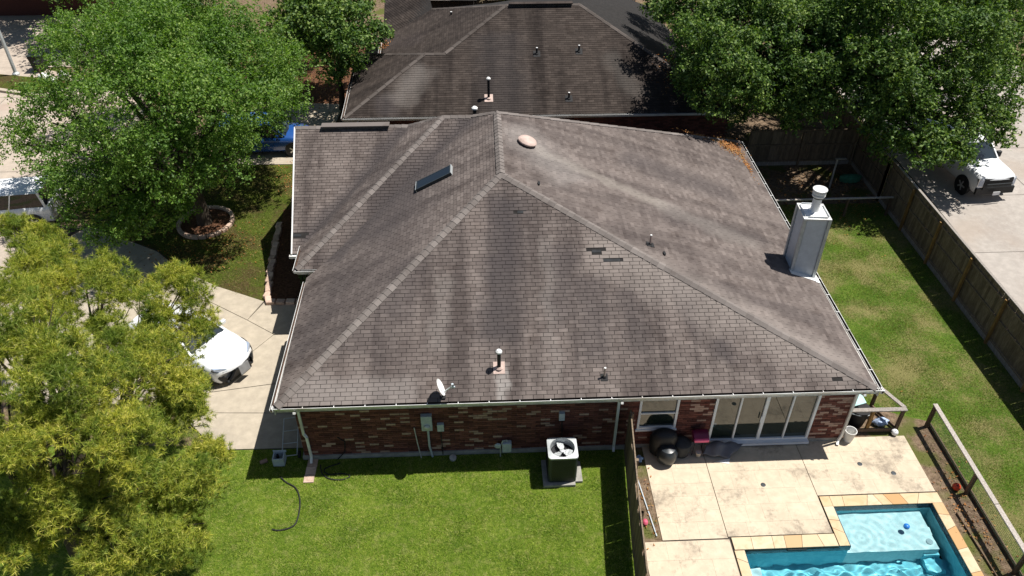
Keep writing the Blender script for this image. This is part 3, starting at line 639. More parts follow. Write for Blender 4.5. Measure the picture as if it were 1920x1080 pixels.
# bricks
BWD, BH, G2 = .29, .078, .012
def bmesh_(m, nm): s = MB(); s.b(0, BWD - G2, -.012, .012, 0, BH - .004); return mesh_of('brick', s, m)
mb_r = bmesh_(M['brick'], 'r'); mb_p = bmesh_(M['brick_pale'], 'p')
fieldr, fieldp = MB(), MB(); random.seed(21); cand = []
opens = [(4.60, 5.80, .86, 2.2), (6.90, 10.08, .16, 2.26)]
pale_seed = [(-1.0, 1.9, .28, .8), (-.6, 1.2, .3, .9), (10.5, 1.3, .45, 1.1), (6.2, 1.9, .3, .3), (.2, 1.75, .5, .3)]
z = .165; r = 0
while z < 2.42:
    x = -5.6 + (r % 2) * BWD / 2 - BWD
    while x < 11.15:
        a, b_ = max(x, -5.6), min(x + BWD - G2, 11.15); segs = [(a, b_)] if b_ - a > .03 else []
        for o0, o1, z0, z1 in opens:
            if z + BH > z0 and z < z1:
                ns = []
                for a, b_ in segs:
                    if b_ <= o0 or a >= o1: ns.append((a, b_))
                    else:
                        if a < o0 - .03: ns.append((a, o0 - .004))
                        if b_ > o1 + .03: ns.append((o1 + .004, b_))
                segs = ns
        pr_ = .085
        for px, pz, rx, rz in pale_seed:
            if abs(x - px) < rx and abs(z - pz) < rz: pr_ = .30
        pale = random.random() < pr_
        for a, b_ in segs:
            j = random.uniform(-.004, .004)
            if abs(b_ - a - BWD + G2) < .001:
                cand.append((pale, x, z, j))
            else: (fieldp if pale else fieldr).b(a, b_, WY - .012 + j, WY + .012 + j, z, z + BH - .004)
        x += BWD
    z += BH + .009; r += 1
reds = [c for c in cand if not c[0]]; reds.sort(key=lambda c: (abs(c[2] - 1.1) + (0 if c[1] > 4.4 else .35)))
npale = sum(c[0] for c in cand); keep = set(id(c) for c in reds[:max(0, 294 - npale)])
for c in cand:
    if c[0] or id(c) in keep: piece('brick', mb_p if c[0] else mb_r, wl, Matrix.Translation((c[1], WY + c[3], c[2])))
    else: fieldr.b(c[1], c[1] + BWD - G2, WY - .012 + c[3], WY + .012 + c[3], c[2], c[2] + BH - .004)
bm = MB(); bm.v = fieldr.v + fieldp.v; n_ = len(fieldr.v); bm.f = fieldr.f + [tuple(i + n_ for i in f) for f in fieldp.f]; bm.m = [0] * len(fieldr.f) + [1] * len(fieldp.f)
obj('brick_field', bm, [M['brick'], M['brick_pale']], wl, kind='stuff')
# garage door side strip (lit pillar) and side posts
s = MB(); s.b(-6.12, -5.85, 21.55, 21.8, 0.0, 2.5); obj('porch_post', s, M['white'], house)
# window
def framed(parent, nm, x0, x1, z0, z1, y, fw_, mull=(), rails=(), sill=.0, gm='glass'):
    s = MB(); s.b(x0, x0 + fw_, y - .05, y + .06, z0, z1); s.b(x1 - fw_, x1, y - .05, y + .06, z0, z1); s.b(x0 + fw_, x1 - fw_, y - .048, y + .06, z1 - fw_, z1); s.b(x0 + fw_, x1 - fw_, y - .048, y + .06, z0, z0 + fw_ * 1.2)
    wdw = obj(nm, s, M['white2'], parent); gz = MB(); gz.b(x0 + fw_, x1 - fw_, y + .012, y + .02, z0 + fw_, z1 - fw_)
    xs = [x0 + fw_] + list(mull) + [x1 - fw_]
    for i in range(len(xs) - 1):
        zs = [z0 + fw_] + list(rails) + [z1 - fw_]
        for k in range(len(zs) - 1):
            q = MB(); q.b(xs[i] + .002, xs[i + 1] - .002, y + .012 + .004 * (i % 2), y + .02 + .004 * (i % 2), zs[k] + .002, zs[k + 1] - .002); obj('pane', q, M[gm], wdw)
    for i, m_ in enumerate(mull):
        wd = .05 if i != 1 else .10; q = MB(); q.b(m_ - wd / 2, m_ + wd / 2, y - .04, y + .05, z0 + fw_ * 1.2, z1 - fw_); obj('mullion', q, M['white2'], wdw)
    for z_ in rails: q = MB(); q.b(x0 + fw_, x1 - fw_, y - .035, y + .05, z_ - .022, z_ + .022); obj('meeting_rail', q, M['white2'], wdw)
    return wdw
w1 = framed(house, 'window', 4.60, 5.80, .86, 2.2, WY + .02, .07, (), (1.53,))
q = MB(); q.b(4.56, 5.84, WY - .06, WY + .02, .80, .86); obj('sill', q, M['white2'], w1)
w2 = framed(house, 'sliding_door', 6.90, 10.08, .16, 2.26, WY + .02, .075, (7.69, 8.49, 9.28), ())
q = MB(); q.b(7.4, 10.1, WY - .16, WY - .02, .08, .165); obj('threshold', q, M['white2'], w2)
q = MB(); q.bar((8.40, WY - .06, 1.05), (8.40, WY - .06, 1.3), .03, .03); obj('handle', q, M['white2'], w2)
q = MB(); q.b(-5.55, 11.1, WY + .35, WY + .37, .1, 2.4); q.b(-5.5, 11.0, WY + .371, 21, .1, .12); obj('dark_interior', q, M['black'], house)
# downspouts
def spout(pts, w_=.075):
    s = MB()
    for a, b_ in zip(pts[:-1], pts[1:]): s.bar(a, b_, w_, w_ * .8)
    return obj('downspout', s, M['white'], house)
spout([(-5.46, 15.78, 2.52), (-5.46, 16.16, 2.3), (-5.46, 16.17, 1.2), (-5.38, 16.12, 1.1), (-5.38, 16.15, .2), (-5.38, 16.0, .05)])
spout([(3.95, 15.78, 2.52), (3.95, 16.18, 2.3), (3.95, 16.18, .15), (3.93, 16.05, .06)])
spout([(11.1, 15.79, 2.52), (11.12, 16.17, 2.3), (11.12, 16.17, .35), (11.05, 16.15, .12), (11.0, 16.02, .06)])
spout([(-5.95, 22.34, 2.5), (-5.95, 22.1, 2.2), (-5.9, 21.95, .2)])
# roof fittings
s = MB(); q4 = [(-2.2, 24.30, 4.69), (-.98, 24.70, 5.33)]
def on(f, x, y): return (f.n.dot(f.o) - f.n.x * x - f.n.y * y) / f.n.z
uL = fL.v; yL = Vector((0, 1, 0)); c0 = Vector((-1.58, 24.38, on(fL, -1.58, 24.38))); MX = Matrix((fL.v, Vector((0, 1, 0)), fL.v.cross(Vector((0, 1, 0))))).transposed()
if (MX @ Vector((0, 0, 1))).z < 0: MX = Matrix((fL.v, Vector((0, -1, 0)), fL.v.cross(Vector((0, -1, 0))))).transposed()
nL = fL.n
s = MB()
for dx, dy, sx, sy in ((0, .26, 1.40, .05), (0, -.26, 1.40, .05), (.68, 0, .05, .47), (-.68, 0, .05, .47)): s.box(c0 + MX @ Vector((dx, dy, .06)), (sx, sy, .13), 0, 0, MX)
skl = obj('skylight', s, M['darkmetal'], house); s = MB(); s.box(c0 + MX @ Vector((0, 0, .11)), (1.32, .47, .02), 0, 0, MX); obj('skylight_pane', s, M['skyglass'], skl)
s = MB(); s.box(c0 + MX @ Vector((.715, 0, .07)), (.02, .57, .13), 0, 0, MX); obj('flashing', s, M['metal'], skl); s = MB(); s.box(c0 + MX @ Vector((-.715, 0, .07)), (.02, .57, .12), 0, 0, MX); obj('flashing', s, M['metal'], skl)
n = fR.n; qR = n.to_track_quat('Z', 'Y').to_matrix()
s = MB(); p0 = Vector((1.68, 25.25, on(fR, 1.68, 25.25))); s.lathe([(.2, 0), (.2, .07), (.34, .09), (.35, .14), (.30, .20), (.18, .24), (.02, .25)], p0, 22, 0, qR); obj('round_roof_vent', s, M['terracotta'], house, smooth=True)
pipe_vent(house, (.42, 16.76, on(fN, .42, 16.76)), .62, .055, M['black'], True, .17, fN.n, 'flue_vent')
pipe_vent(house, (3.48, 16.42, on(fN, 3.48, 16.42)), .38, .03, M['terracotta'], False, .10, fN.n, flmat=M['rubber'])
pipe_vent(house, (5.40, 20.62, on(fR, 5.4, 20.62)), .38, .03, M['terracotta'], False, .12, fR.n, flmat=M['rubber'])
pipe_vent(house, (-.13, 28.6, 5.2), .45, .07, M['rubber'], True, .1)
for x, y in ((1.93, 22.62), (5.80, 20.27)):
    s = MB(); s.lathe([(.06, 0), (.06, .05), (.02, .06)], (x, y, on(fR, x, y) + .01), 10, 0, qR, 1.7, .8); obj('small_vent_cover', s, M['rubber'], house)
# chimney chase
ch = [(10.60, 21.30), (11.36, 21.22), (11.40, 22.05), (10.66, 22.13)]
s = MB(); s.prism(ch, 2.6, 5.05); chm = obj('chimney', s, simple('silver_lap_siding', (.58, .61, .62), .55, .08, 4, .4), house)
cx, cy = 11.0, 21.67
def inter(a, b_, k): return (a[0] + (b_[0] - a[0]) * k, a[1] + (b_[1] - a[1]) * k)
zz = 2.72; k_ = 0
while zz < 5.0:                       # lap siding boards on the two faces in view and the two behind
    for a, b_ in ((ch[0], ch[1]), (ch[3], ch[0]), (ch[1], ch[2]), (ch[2], ch[3])):
        mx_ = ((a[0] + b_[0]) / 2 - cx, (a[1] + b_[1]) / 2 - cy); l_ = math.hypot(*mx_); o_ = (mx_[0] / l_ * .012, mx_[1] / l_ * .012)
        L = math.hypot(b_[0] - a[0], b_[1] - a[1]); q = MB(); an = math.atan2(b_[1] - a[1], b_[0] - a[0]); sg = 1 if (math.cos(an + math.pi / 2) * mx_[0] + math.sin(an + math.pi / 2) * mx_[1]) > 0 else -1
        MM = Matrix.Rotation(an, 3, 'Z') @ Matrix.Rotation(R(6) * sg, 3, 'X'); q.box(((a[0] + b_[0]) / 2 + o_[0], (a[1] + b_[1]) / 2 + o_[1], zz + .085), (L - .13, .014, .178), 0, 0, MM); obj('siding_board', q, chm.data.materials[0], chm)
    zz += .175
for x, y in ch:
    q = MB(); ux, uy = (x - cx), (y - cy); q.b(x - .05 - .02 * (ux < 0) + .02 * (ux > 0), x + .05 - .02 * (ux < 0) + .02 * (ux > 0), y - .05 + .02 * (uy > 0) - .02 * (uy < 0), y + .05 + .02 * (uy > 0) - .02 * (uy < 0), 2.6, 5.06); obj('corner_trim', q, M['metal'], chm)
q = MB(); q.prism([(x + (x - cx) * .18, y + (y - cy) * .18) for x, y in ch], 5.062, 5.11); cc = obj('chimney_cap', q, M['white'], chm, bevel=.008)
q = MB(); q.lathe([(.23, 0), (.16, .04), (.145, .10), (.14, .58)], (11.02, 21.70, 5.112), 20); obj('flue_pipe', q, M['white'], chm, smooth=True)
q = MB(); q.lathe([(.15, 0), (.20, .02), (.21, .08), (.17, .10)], (11.02, 21.70, 5.66), 20); q.lathe([(.17, 0), (.215, .02), (.215, .10), (.17, .12)], (11.02, 21.70, 5.77), 20); q.lathe([(.23, 0), (.235, .05), (.15, .075), (.02, .085)], (11.02, 21.70, 5.90), 24); obj('flue_cap', q, M['white'], chm, smooth=True)
q = MB(); q.lathe([(.16, 0), (.16, .32)], (11.02, 21.70, 5.62), 16); obj('flue_screen', q, M['darkmetal'], chm)
nR = fR.n; q = MB(); q.slab([Vector((x, y, on(fR, x, y))) + nR * .03 for x, y in ((10.5, 21.05), (11.5, 20.95), (11.5, 21.3), (10.5, 21.32))], .012); q.slab([Vector((x, y, on(fR, x, y))) + nR * .034 for x, y in ((11.38, 20.9), (11.54, 20.9), (11.54, 22.2), (11.38, 22.2))], .012); obj('flashing', q, M['white'], chm)
# rust stains become litter at the back right corner of this roof
# satellite dish on the roof edge
dish = thing('satellite_dish', 'small white satellite dish mounted at the near roof edge left of the flue vent', 'satellite dish', (-1.22, 16.02, 2.78))
s = MB(); s.tube([(-1.22, 16.02, 2.74), (-1.22, 15.98, 2.98), (-1.26, 15.94, 3.12)], .025, 8); s.box((-1.22, 16.04, 2.77), (.16, .2, .02)); obj('mast', s, M['rubber'], dish)
dn = Vector((.90, .10, .43)).normalized(); qd = dn.to_track_quat('Z', 'Y').to_matrix(); s = MB()
prof = [(.001, .0), (.10, .008), (.2, .032), (.27, .06), (.275, .052), (.2, .022), (.1, -.004), (.001, -.012)]
s.lathe(prof, (-1.30, 15.95, 3.2), 28, 0, qd, 1, .88); obj('reflector', s, M['white'], dish, smooth=True)
s = MB(); s.bar((-1.22, 15.94, 3.02), (-.93, 15.90, 3.30), .03, .03); obj('feed_arm', s, M['metal'], dish); s = MB(); s.box((-.92, 15.90, 3.33), (.06, .06, .13), R(20)); s.box((-.90, 15.9, 3.27), (.1, .05, .04)); obj('feed_horn', s, M['greymetal'], dish)
# utilities on the wall
def wallbox(name, label, cat, x, z, wd, ht, dp, extra=None):
    t_ = thing(name, label, cat, (x, WY - .02, z)); s = MB(); s.b(x - wd / 2, x + wd / 2, WY - .015 - dp, WY - .015, z - ht / 2, z + ht / 2); obj('enclosure', s, M['greymetal'], t_, bevel=.008); return t_
t_ = wallbox('electric_meter', 'grey electric meter box with round glass meter on the near brick wall', 'electric meter', -1.77, 1.55, .32, .62, .14)
s = MB(); s.lathe([(.10, 0), (.10, .05), (.07, .08), (.02, .09)], (-1.77, WY - .155, 1.42), 18, 0, Matrix.Rotation(R(90), 3, 'X')); obj('meter_dial', s, M['metal'], t_, smooth=True)
s = MB(); s.tube([(-1.75, 16.16, 1.25), (-1.75, 16.16, .5), (-1.68, 16.15, .0)], .035, 10); obj('conduit', s, M['greymetal'], t_, smooth=True)
t_ = wallbox('cable_box', 'small grey cable box right of the electric meter', 'utility box', -1.37, 1.30, .2, .3, .1)
s = MB(); s.tube([(-1.37, 16.18, 1.15), (-1.36, 16.18, .05)], .016, 8); obj('conduit', s, M['rubber'], t_)
s = MB(); s.tube([(-2.16, 16.18, 1.3), (-2.10, 16.15, .6), (-2.03, 16.12, 0)], .018, 8); obj('ground_rod_pipe', s, M['soffit'], label='thin pale pipe standing on the wall left of the electric meter', cat='pipe')
t_ = wallbox('disconnect_box', 'small blue grey disconnect box above the air conditioner', 'utility box', 2.27, 1.62, .17, .3, .11)
t_ = thing('gas_meter', 'grey gas meter with regulator low on the wall left of the air conditioner', 'gas meter', (.59, 16.1, .2))
s = MB(); s.b(.47, .76, 15.98, 16.16, .26, .66); obj('meter_body', s, M['greymetal'], t_, bevel=.03); s = MB(); s.tube([(.42, 16.07, 0), (.42, 16.07, .5), (.5, 16.07, .72), (.62, 16.07, .74), (.62, 16.07, .64)], .02, 8); obj('riser_pipe', s, M['metal'], t_, smooth=True)
s = MB(); s.lathe([(.03, -.05), (.09, -.03), (.11, 0), (.09, .03), (.03, .05)], (.34, 16.05, .52), 14, 0, Matrix.Rotation(R(90), 3, 'X')); obj('regulator', s, M['greymetal'], t_, smooth=True)
# air conditioner
ac = thing('air_conditioner', 'dark condenser unit with pale grey fan top on a concrete pad by the brick wall', 'air conditioner', (2.24, 15.4, .1))
s = MB(); s.b(1.66, 2.62, 14.82, 15.80, -.02, .09); s.b(2.622, 2.85, 14.96, 15.72, -.02, .075); obj('pad', s, M['concrete_slab'], ac, bevel=.01)
def rrect(x0, x1, y0, y1, r_, k=5, m=1):
    o = []
    cs_ = ((x1 - r_, y1 - r_, 0), (x0 + r_, y1 - r_, 90), (x0 + r_, y0 + r_, 180), (x1 - r_, y0 + r_, 270))
    for cx_, cy_, a0 in cs_:
        for i in range(k + 1): a = R(a0 + 90 * i / k); o.append((cx_ + r_ * math.cos(a), cy_ + r_ * math.sin(a)))
        if m > 1:
            nx_, ny_, na = cs_[(cs_.index((cx_, cy_, a0)) + 1) % 4]; p = o[-1]; q = (nx_ + r_ * math.cos(R(na)), ny_ + r_ * math.sin(R(na)))
            o += [(p[0] + (q[0] - p[0]) * t_ / m, p[1] + (q[1] - p[1]) * t_ / m) for t_ in range(1, m)]
    return o
X0, X1, Y0, Y1, ZT = 1.80, 2.65, 14.93, 15.70, 1.20
s = MB(); s.prism(rrect(X0, X1, Y0, Y1, .09), .10, ZT - .06); s.f = [f for f in s.f if len(f) == 4]; s.m = [0] * len(s.f); body = obj('cabinet', s, M['darkmetal'], ac)
for i in range(26):
    x = X0 + .1 + i * .0255
    s = MB(); s.b(x, x + .006, Y0 - .008, Y0 - .001, .16, ZT - .1); obj('louvre', s, M['black'], body)
for i in range(26):
    y = Y0 + .1 + i * .0255; s = MB(); s.b(X0 - .008, X0 - .001, y, y + .006, .16, ZT - .1); s.b(X1 + .001, X1 + .008, y, y + .006, .16, ZT - .1); obj('louvre', s, M['black'], body)
# top with round opening
rr_ = rrect(X0 - .015, X1 + .015, Y0 - .015, Y1 + .015, .1, 5, 8); n_ = len(rr_); cxx, cyy, rad = (X0 + X1) / 2, (Y0 + Y1) / 2 + .01, .365
V1 = [(x, y, ZT - .06) for x, y in rr_] + [(x, y, ZT - .005) for x, y in rr_]; V2 = []
for x, y in rr_: a = math.atan2(y - cyy, x - cxx); V2.append((cxx + rad * math.cos(a), cyy + rad * math.sin(a)))
V = V1 + [(x, y, ZT + .01) for x, y in V2] + [(cxx + (x - cxx) * .97, cyy + (y - cyy) * .97, ZT - .24) for x, y in V2]
s = MB(); s.add(V, [(k * n_ + i, k * n_ + (i + 1) % n_, (k + 1) * n_ + (i + 1) % n_, (k + 1) * n_ + i) for k in range(3) for i in range(n_)]); obj('fan_shroud', s, M['metal'], ac)
s = MB(); s.lathe([(.355, 0), (.355, .01)], (cxx, cyy, ZT - .28), 24); obj('coil_floor', s, M['black'], ac)
s = MB(); s.lathe([(.06, 0), (.07, .05), (.03, .07)], (cxx, cyy, ZT - .18), 14); fan = obj('fan_hub', s, M['metal'], ac, smooth=True)
for k in range(3):
    a = R(100 + 120 * k); s = MB(); ca, sa = math.cos(a), math.sin(a)
    pts = []
    for rr2, t0, t1, z0, z1 in ((.06, -.05, .05, ZT - .17, ZT - .14), (.17, -.11, .10, ZT - .19, ZT - .12), (.31, -.11, .09, ZT - .19, ZT - .11)):
        pts += [(cxx + ca * rr2 - sa * t0, cyy + sa * rr2 + ca * t0, z0), (cxx + ca * rr2 - sa * t1, cyy + sa * rr2 + ca * t1, z1)]
    s.add(pts + [(x, y, z_ - .006) for x, y, z_ in pts], [(0, 1, 3, 2), (2, 3, 5, 4), (6, 8, 9, 7), (8, 10, 11, 9), (0, 6, 7, 1), (4, 5, 11, 10), (0, 2, 8, 6), (2, 4, 10, 8), (1, 7, 9, 3), (3, 9, 11, 5)]); obj('fan_blade', s, M['metal'], fan)
s = MB()
for rr2 in (.09, .18, .27, .34):
    s.tube([(cxx + rr2 * math.cos(R(a)), cyy + rr2 * math.sin(R(a)), ZT + .015) for a in range(0, 361, 20)], .0022, 4)
obj('fan_guard', s, M['black'], ac)
s = MB(); s.tube([(2.3, 15.70, .35), (2.3, 16.05, .38), (2.31, 16.2, .8), (2.28, 16.22, 1.5)], .018, 8); obj('refrigerant_line', s, M['rubber'], ac)

# ------------------------------------------------------------------ neighbour's house behind
nh = thing('neighbour_house', 'neighbouring house with dark brown shingle roof behind the main house', 'house', (3, 40, 0))
a0 = (-6.22, 34.1, E0); a1 = (12.2, 34.1, E0); b0 = (-2.53, 37.46, 4.33); b1 = (-1.53, 37.46, 4.33); c0_ = (1.55, 40.2, 5.70); c1_ = (5.25, 40.2, 5.70)
gN = Face([a0, a1, c1_, c0_, b1, b0])
gW = Face([a0, b0, (-6.36, 41.8, E0)]); gR = Face([a1, (10.0, 46, E0 - .1), c1_][::1])
gR = Face([a1, (12.0, 44.5, E0), (7.5, 48.5, 3.4), c1_]) if False else Face([a1, c1_, (7.3, 48.5, 3.9), (10.7, 48.5, E0)])
gL = Face([b1, c0_, (-2.44, 44.96, 3.91), (-5.2, 43.7, 2.67), (-4.95, 40.5, 2.77), (-4.0, 39.0, 3.2)])
gX = Face([(-5.2, 43.7, 2.67), (-2.44, 44.96, 3.91), (-3.2, 50.5, 4.6), (-5.5, 50.5, 3.8)])
dk = MB()
for f in (gN, gW, gL, gX, gR): dk.slab([p - f.n * .003 for p in f.P], .07)
dk.slab([c0_, c1_, (7.3, 48.5, 3.9), (1.0, 48.5, 3.0), (-2.44, 44.96, 3.9)], .05)
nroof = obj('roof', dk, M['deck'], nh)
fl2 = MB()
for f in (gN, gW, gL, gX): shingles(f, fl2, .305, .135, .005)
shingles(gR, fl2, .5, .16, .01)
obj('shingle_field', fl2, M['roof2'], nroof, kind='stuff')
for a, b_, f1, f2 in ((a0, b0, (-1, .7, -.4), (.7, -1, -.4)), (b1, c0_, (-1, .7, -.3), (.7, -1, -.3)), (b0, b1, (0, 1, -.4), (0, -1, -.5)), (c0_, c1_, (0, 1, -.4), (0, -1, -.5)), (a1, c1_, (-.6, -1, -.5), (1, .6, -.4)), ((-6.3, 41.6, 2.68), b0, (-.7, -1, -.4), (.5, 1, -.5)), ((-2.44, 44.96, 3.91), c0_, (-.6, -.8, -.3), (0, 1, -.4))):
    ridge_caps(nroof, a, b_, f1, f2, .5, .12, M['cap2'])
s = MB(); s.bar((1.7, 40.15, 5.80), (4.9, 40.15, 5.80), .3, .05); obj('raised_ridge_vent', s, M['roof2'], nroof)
gutter(nh, (-6.28, 34.08, 2.65), (12.3, 34.08, 2.65), (0, -1, 0), .12); gutter(nh, (-6.24, 34.05, 2.65), (-6.38, 41.8, 2.65), (-1, 0, 0), .12); gutter(nh, (-5.2, 41.85, 2.65), (-5.25, 43.4, 2.65), (-1, 0, 0), .12)
s = MB(); s.b(-5.9, 12.0, 34.5, 34.7, 0, 2.45); s.b(-5.9, -5.7, 34.71, 41.5, 0, 2.45); s.b(-4.9, -4.7, 41.51, 50, 0, 2.45); s.b(11.0, 11.2, 34.71, 47, 0, 2.3)
nw = obj('wall', s, M['mortar'], nh)
bf = MB(); z = .1; r = 0
while z < 2.4:
    x = -5.9 + (r % 2) * .145
    while x < 11.9: bf.b(x, x + .27, 34.485, 34.51, z, z + .072); x += .29
    z += .087; r += 1
obj('brick_field', bf, M['brick'], nw, kind='stuff')
pipe_vent(nh, (.52, 35.0, 3.1), .95, .06, M['black'], True, .2, gN.n, 'flue_vent'); 
for x, y in ((2.93, 37.35), (5.0, 37.45), (4.31, 34.9)): pipe_vent(nh, (x, y, on(gN, x, y)), .32, .045, M['rubber'], False, .17, gN.n, flmat=M['rubber'])
pipe_vent(nh, (-1.3, 42.5, 4.3), .3, .05, M['rubber'], False, .1)
s = MB(); s.tube([(-5.6, 34.0, 2.5), (-5.7, 34.4, 2.3), (-5.7, 34.4, .1)], .04, 6); obj('downspout', s, M['white'], nh)
# house further back
fh = thing('far_house', 'pale grey shingle roof of a house beyond the neighbour at the top edge', 'house', (-1, 52, 0))
q1 = Face([(-3.6, 49.2, 3.0), (.1, 49.0, 3.0), (.1, 56, 5.5), (-3.6, 56, 5.5)]); dk = MB(); dk.slab([p - q1.n * .003 for p in q1.P], .08); fr_ = obj('roof', dk, M['deck'], fh); fl3 = MB(); shingles(q1, fl3, .5, .2, .012); obj('shingle_field', fl3, M['cap'], fr_, kind='stuff')
s = MB(); s.b(-3.3, -.1, 49.6, 55, 0, 2.9); obj('wall', s, M['mortar'], fh)
s = MB(); s.lathe([(.15, 0), (.15, .14), (.03, .16)], (-1.9, 49.6, 3.2), 10); obj('roof_vent', s, M['rubber'], fh)
fh2 = thing('white_trim_shed', 'low roof with white trim at the top edge right of the neighbour roof', 'shed', (8.6, 55, 0))
s = MB(); s.b(6.0, 10.8, 53.6, 57, 0, 2.2); obj('wall', s, M['soffit'], fh2); s = MB(); s.slab([(5.7, 53.2, 2.25), (11.1, 53.2, 2.25), (11.1, 57, 3.1), (5.7, 57, 3.1)], .1); obj('roof', s, M['street'], fh2); s = MB(); s.b(5.7, 11.1, 53.13, 53.19, 2.1, 2.27); obj('fascia', s, M['white'], fh2)
lh = thing('far_left_house', 'brown house wall and roof in shade at the top left corner', 'house', (-33, 57, 0))
s = MB(); s.b(-42, -25.5, 56.0, 60, 0, 2.6); obj('wall', s, M['brick'], lh); s = MB(); s.slab([(-42.5, 55.4, 2.6), (-25, 55.4, 2.6), (-27, 60, 4.6), (-42.5, 60, 4.6)], .1); obj('roof', s, M['roof2'], lh)

# ------------------------------------------------------------------ fences
def plank_fence(name, label, pts, h, mat, face_side, posts=2.4, rails=(.25, 1.1, 1.85), cap=True, pw=.14, post_mat=None, kick=True, jag=0.0, group=None):
    a0_, b0_ = Vector(pts[0]), Vector(pts[-1]); t_ = thing(name, label, 'fence', (pts[0][0], pts[0][1], 0), 0, group)
    me = [mesh_of('plank', MB().b(-pw / 2 + .001, pw / 2 - .001, -.009, .009, .08, h), mat), mesh_of('plank', MB().b(-pw / 2 + .003, pw / 2 - .003, -.009, .009, .08, h - .03 - jag), mat)]
    for a, b_ in zip(pts[:-1], pts[1:]):
        a, b_ = Vector((*a, 0)), Vector((*b_, 0)); d = b_ - a; L = d.length; d.normalize(); an = math.atan2(d.y, d.x); nrm = Vector((-d.y, d.x, 0)) * face_side
        k = int(L / pw)
        for i in range(k):
            p = a + d * (pw * (i + .5)); M_ = Matrix.Translation(p + Vector((0, 0, random.uniform(-.02, .01)))) @ Matrix.Rotation(an + random.uniform(-.015, .015), 4, 'Z') @ Matrix.Rotation(random.uniform(-.006, .006), 4, 'Y')
            piece('plank', me[0 if random.random() > jag * 2 else 1], t_, M_)
        for z_ in rails:
            s = MB(); s.bar(a + nrm * .03 + Vector((0, 0, z_)), b_ + nrm * .03 + Vector((0, 0, z_)), .038, .085); obj('rail', s, M['fence'], t_)
        if kick: s = MB(); s.bar(a + nrm * .035 + Vector((0, 0, .1)), b_ + nrm * .035 + Vector((0, 0, .1)), .03, .2); obj('kickboard', s, M['greywood'], t_)
        if cap: s = MB(); s.bar(a + Vector((0, 0, h + .022)), b_ + Vector((0, 0, h + .022)), .10, .038); obj('cap_rail', s, M['greywood'], t_)
        k = max(1, round(L / posts))
        for i in range(k + 1):
            p = a + d * (L * i / k) + nrm * .095; s = MB(); s.box((p.x, p.y, h * .48), (.09, .09, h * .96), an); obj('post', s, post_mat or mat, t_)
    return t_
plank_fence('plank_fence', 'long shaded plank fence with amber posts between the patchy yard and the side street', [(18.22, 6), (18.22, 30.2), (18.22, 33.6)], 2.12, M['fence'], 1, 2.45, post_mat=M['fence_amber'])
plank_fence('plank_fence', 'dark back fence in deep shade behind the patchy yard under the trees', [(12.9, 33.6), (18.1, 33.6)], 1.85, M['fence'], -1, 2.4, cap=False)
plank_fence('plank_fence', 'fence seen end on between the bright lawn and the pool patio', [(4.28, 16.1), (3.96, 12.6), (3.74, 9.6)], 1.82, M['fence'], 1, 2.3, cap=False, kick=False, jag=.12, post_mat=M['fence'])
plank_fence('plank_fence', 'fence continuing along the street beyond the shaded corner', [(18.3, 33.8), (18.4, 46)], 1.9, M['fence'], 1, 2.4, kick=False)
cf = thing('low_rail_fence', 'low weathered rail fence crossing the shaded corner behind the chimney', 'fence', (15, 29.2, 0))
s = MB(); s.bar((11.8, 28.95, .92), (18.1, 29.0, .92), .10, .04); obj('top_rail', s, M['greywood'], cf)
for x in (11.9, 14.0, 16.1, 18.0): s = MB(); s.box((x, 28.98, .45), (.09, .09, .9)); obj('post', s, M['darkwood'], cf)
# low pool fence with wire
lf = thing('low_wire_fence', 'low wooden rail fence with wire mesh beside the pool', 'fence', (14.17, 14, 0))
s = MB(); s.bar((14.22, 16.82, .92), (14.18, 13.02, .92), .14, .04); obj('top_rail', s, M['greywood'], lf); s = MB(); s.bar((14.18, 13.0, .92), (14.14, 9.0, .92), .14, .04); obj('top_rail', s, M['greywood'], lf)
for y in (16.7, 14.08, 11.45, 8.9): s = MB(); s.box((14.18, y, .45), (.10, .09, .90)); obj('post', s, M['darkwood'], lf)
s = MB(); s.bar((14.28, 16.7, .09), (14.28, 9, .09), .04, .14); obj('bottom_board', s, M['darkwood'], lf)
s = MB(); s.bar((13.55, 13.4, .04), (13.75, 9, .04), .03, .06); obj('loose_board', s, M['darkwood'], lf)
M['wire'] = simple('green_wire', (.05, .10, .06), .5, .1, 5, .3, .3, 0)
wm = MB()
for i in range(150): wm.box((14.235, 16.7 - i * .052, .5), (.0035, .0035, .82))
for i in range(12): wm.box((14.235, 12.85, .14 + i * .07), (.0035, 7.8, .0035))
obj('wire_mesh', wm, M['wire'], lf)
# gate frame at the house corner
gf = thing('gate_frame', 'open timber gate frame with weathered top rails at the patio corner of the house', 'gate', (12.4, 16.8, 0))
def br(nm, a, b_, w_, h_, m): s = MB(); s.bar(a, b_, w_, h_); obj(nm, s, M[m], gf)
br('top_rail', (11.28, 16.62, .97), (13.2, 16.60, .97), .15, .04, 'greywood'); br('top_rail', (13.16, 16.66, .975), (12.72, 17.62, .975), .13, .04, 'greywood')
for x, y in ((13.1, 16.58), (12.15, 16.6), (12.72, 17.6)): s = MB(); s.box((x, y, .475), (.09, .09, .95)); obj('post', s, M['fence_amber' if x == 12.15 else 'darkwood'], gf)
br('bottom_rail', (11.35, 16.56, .1), (13.05, 16.54, .1), .05, .14, 'darkwood'); br('bottom_rail', (13.1, 16.62, .1), (12.72, 17.55, .1), .05, .12, 'darkwood')

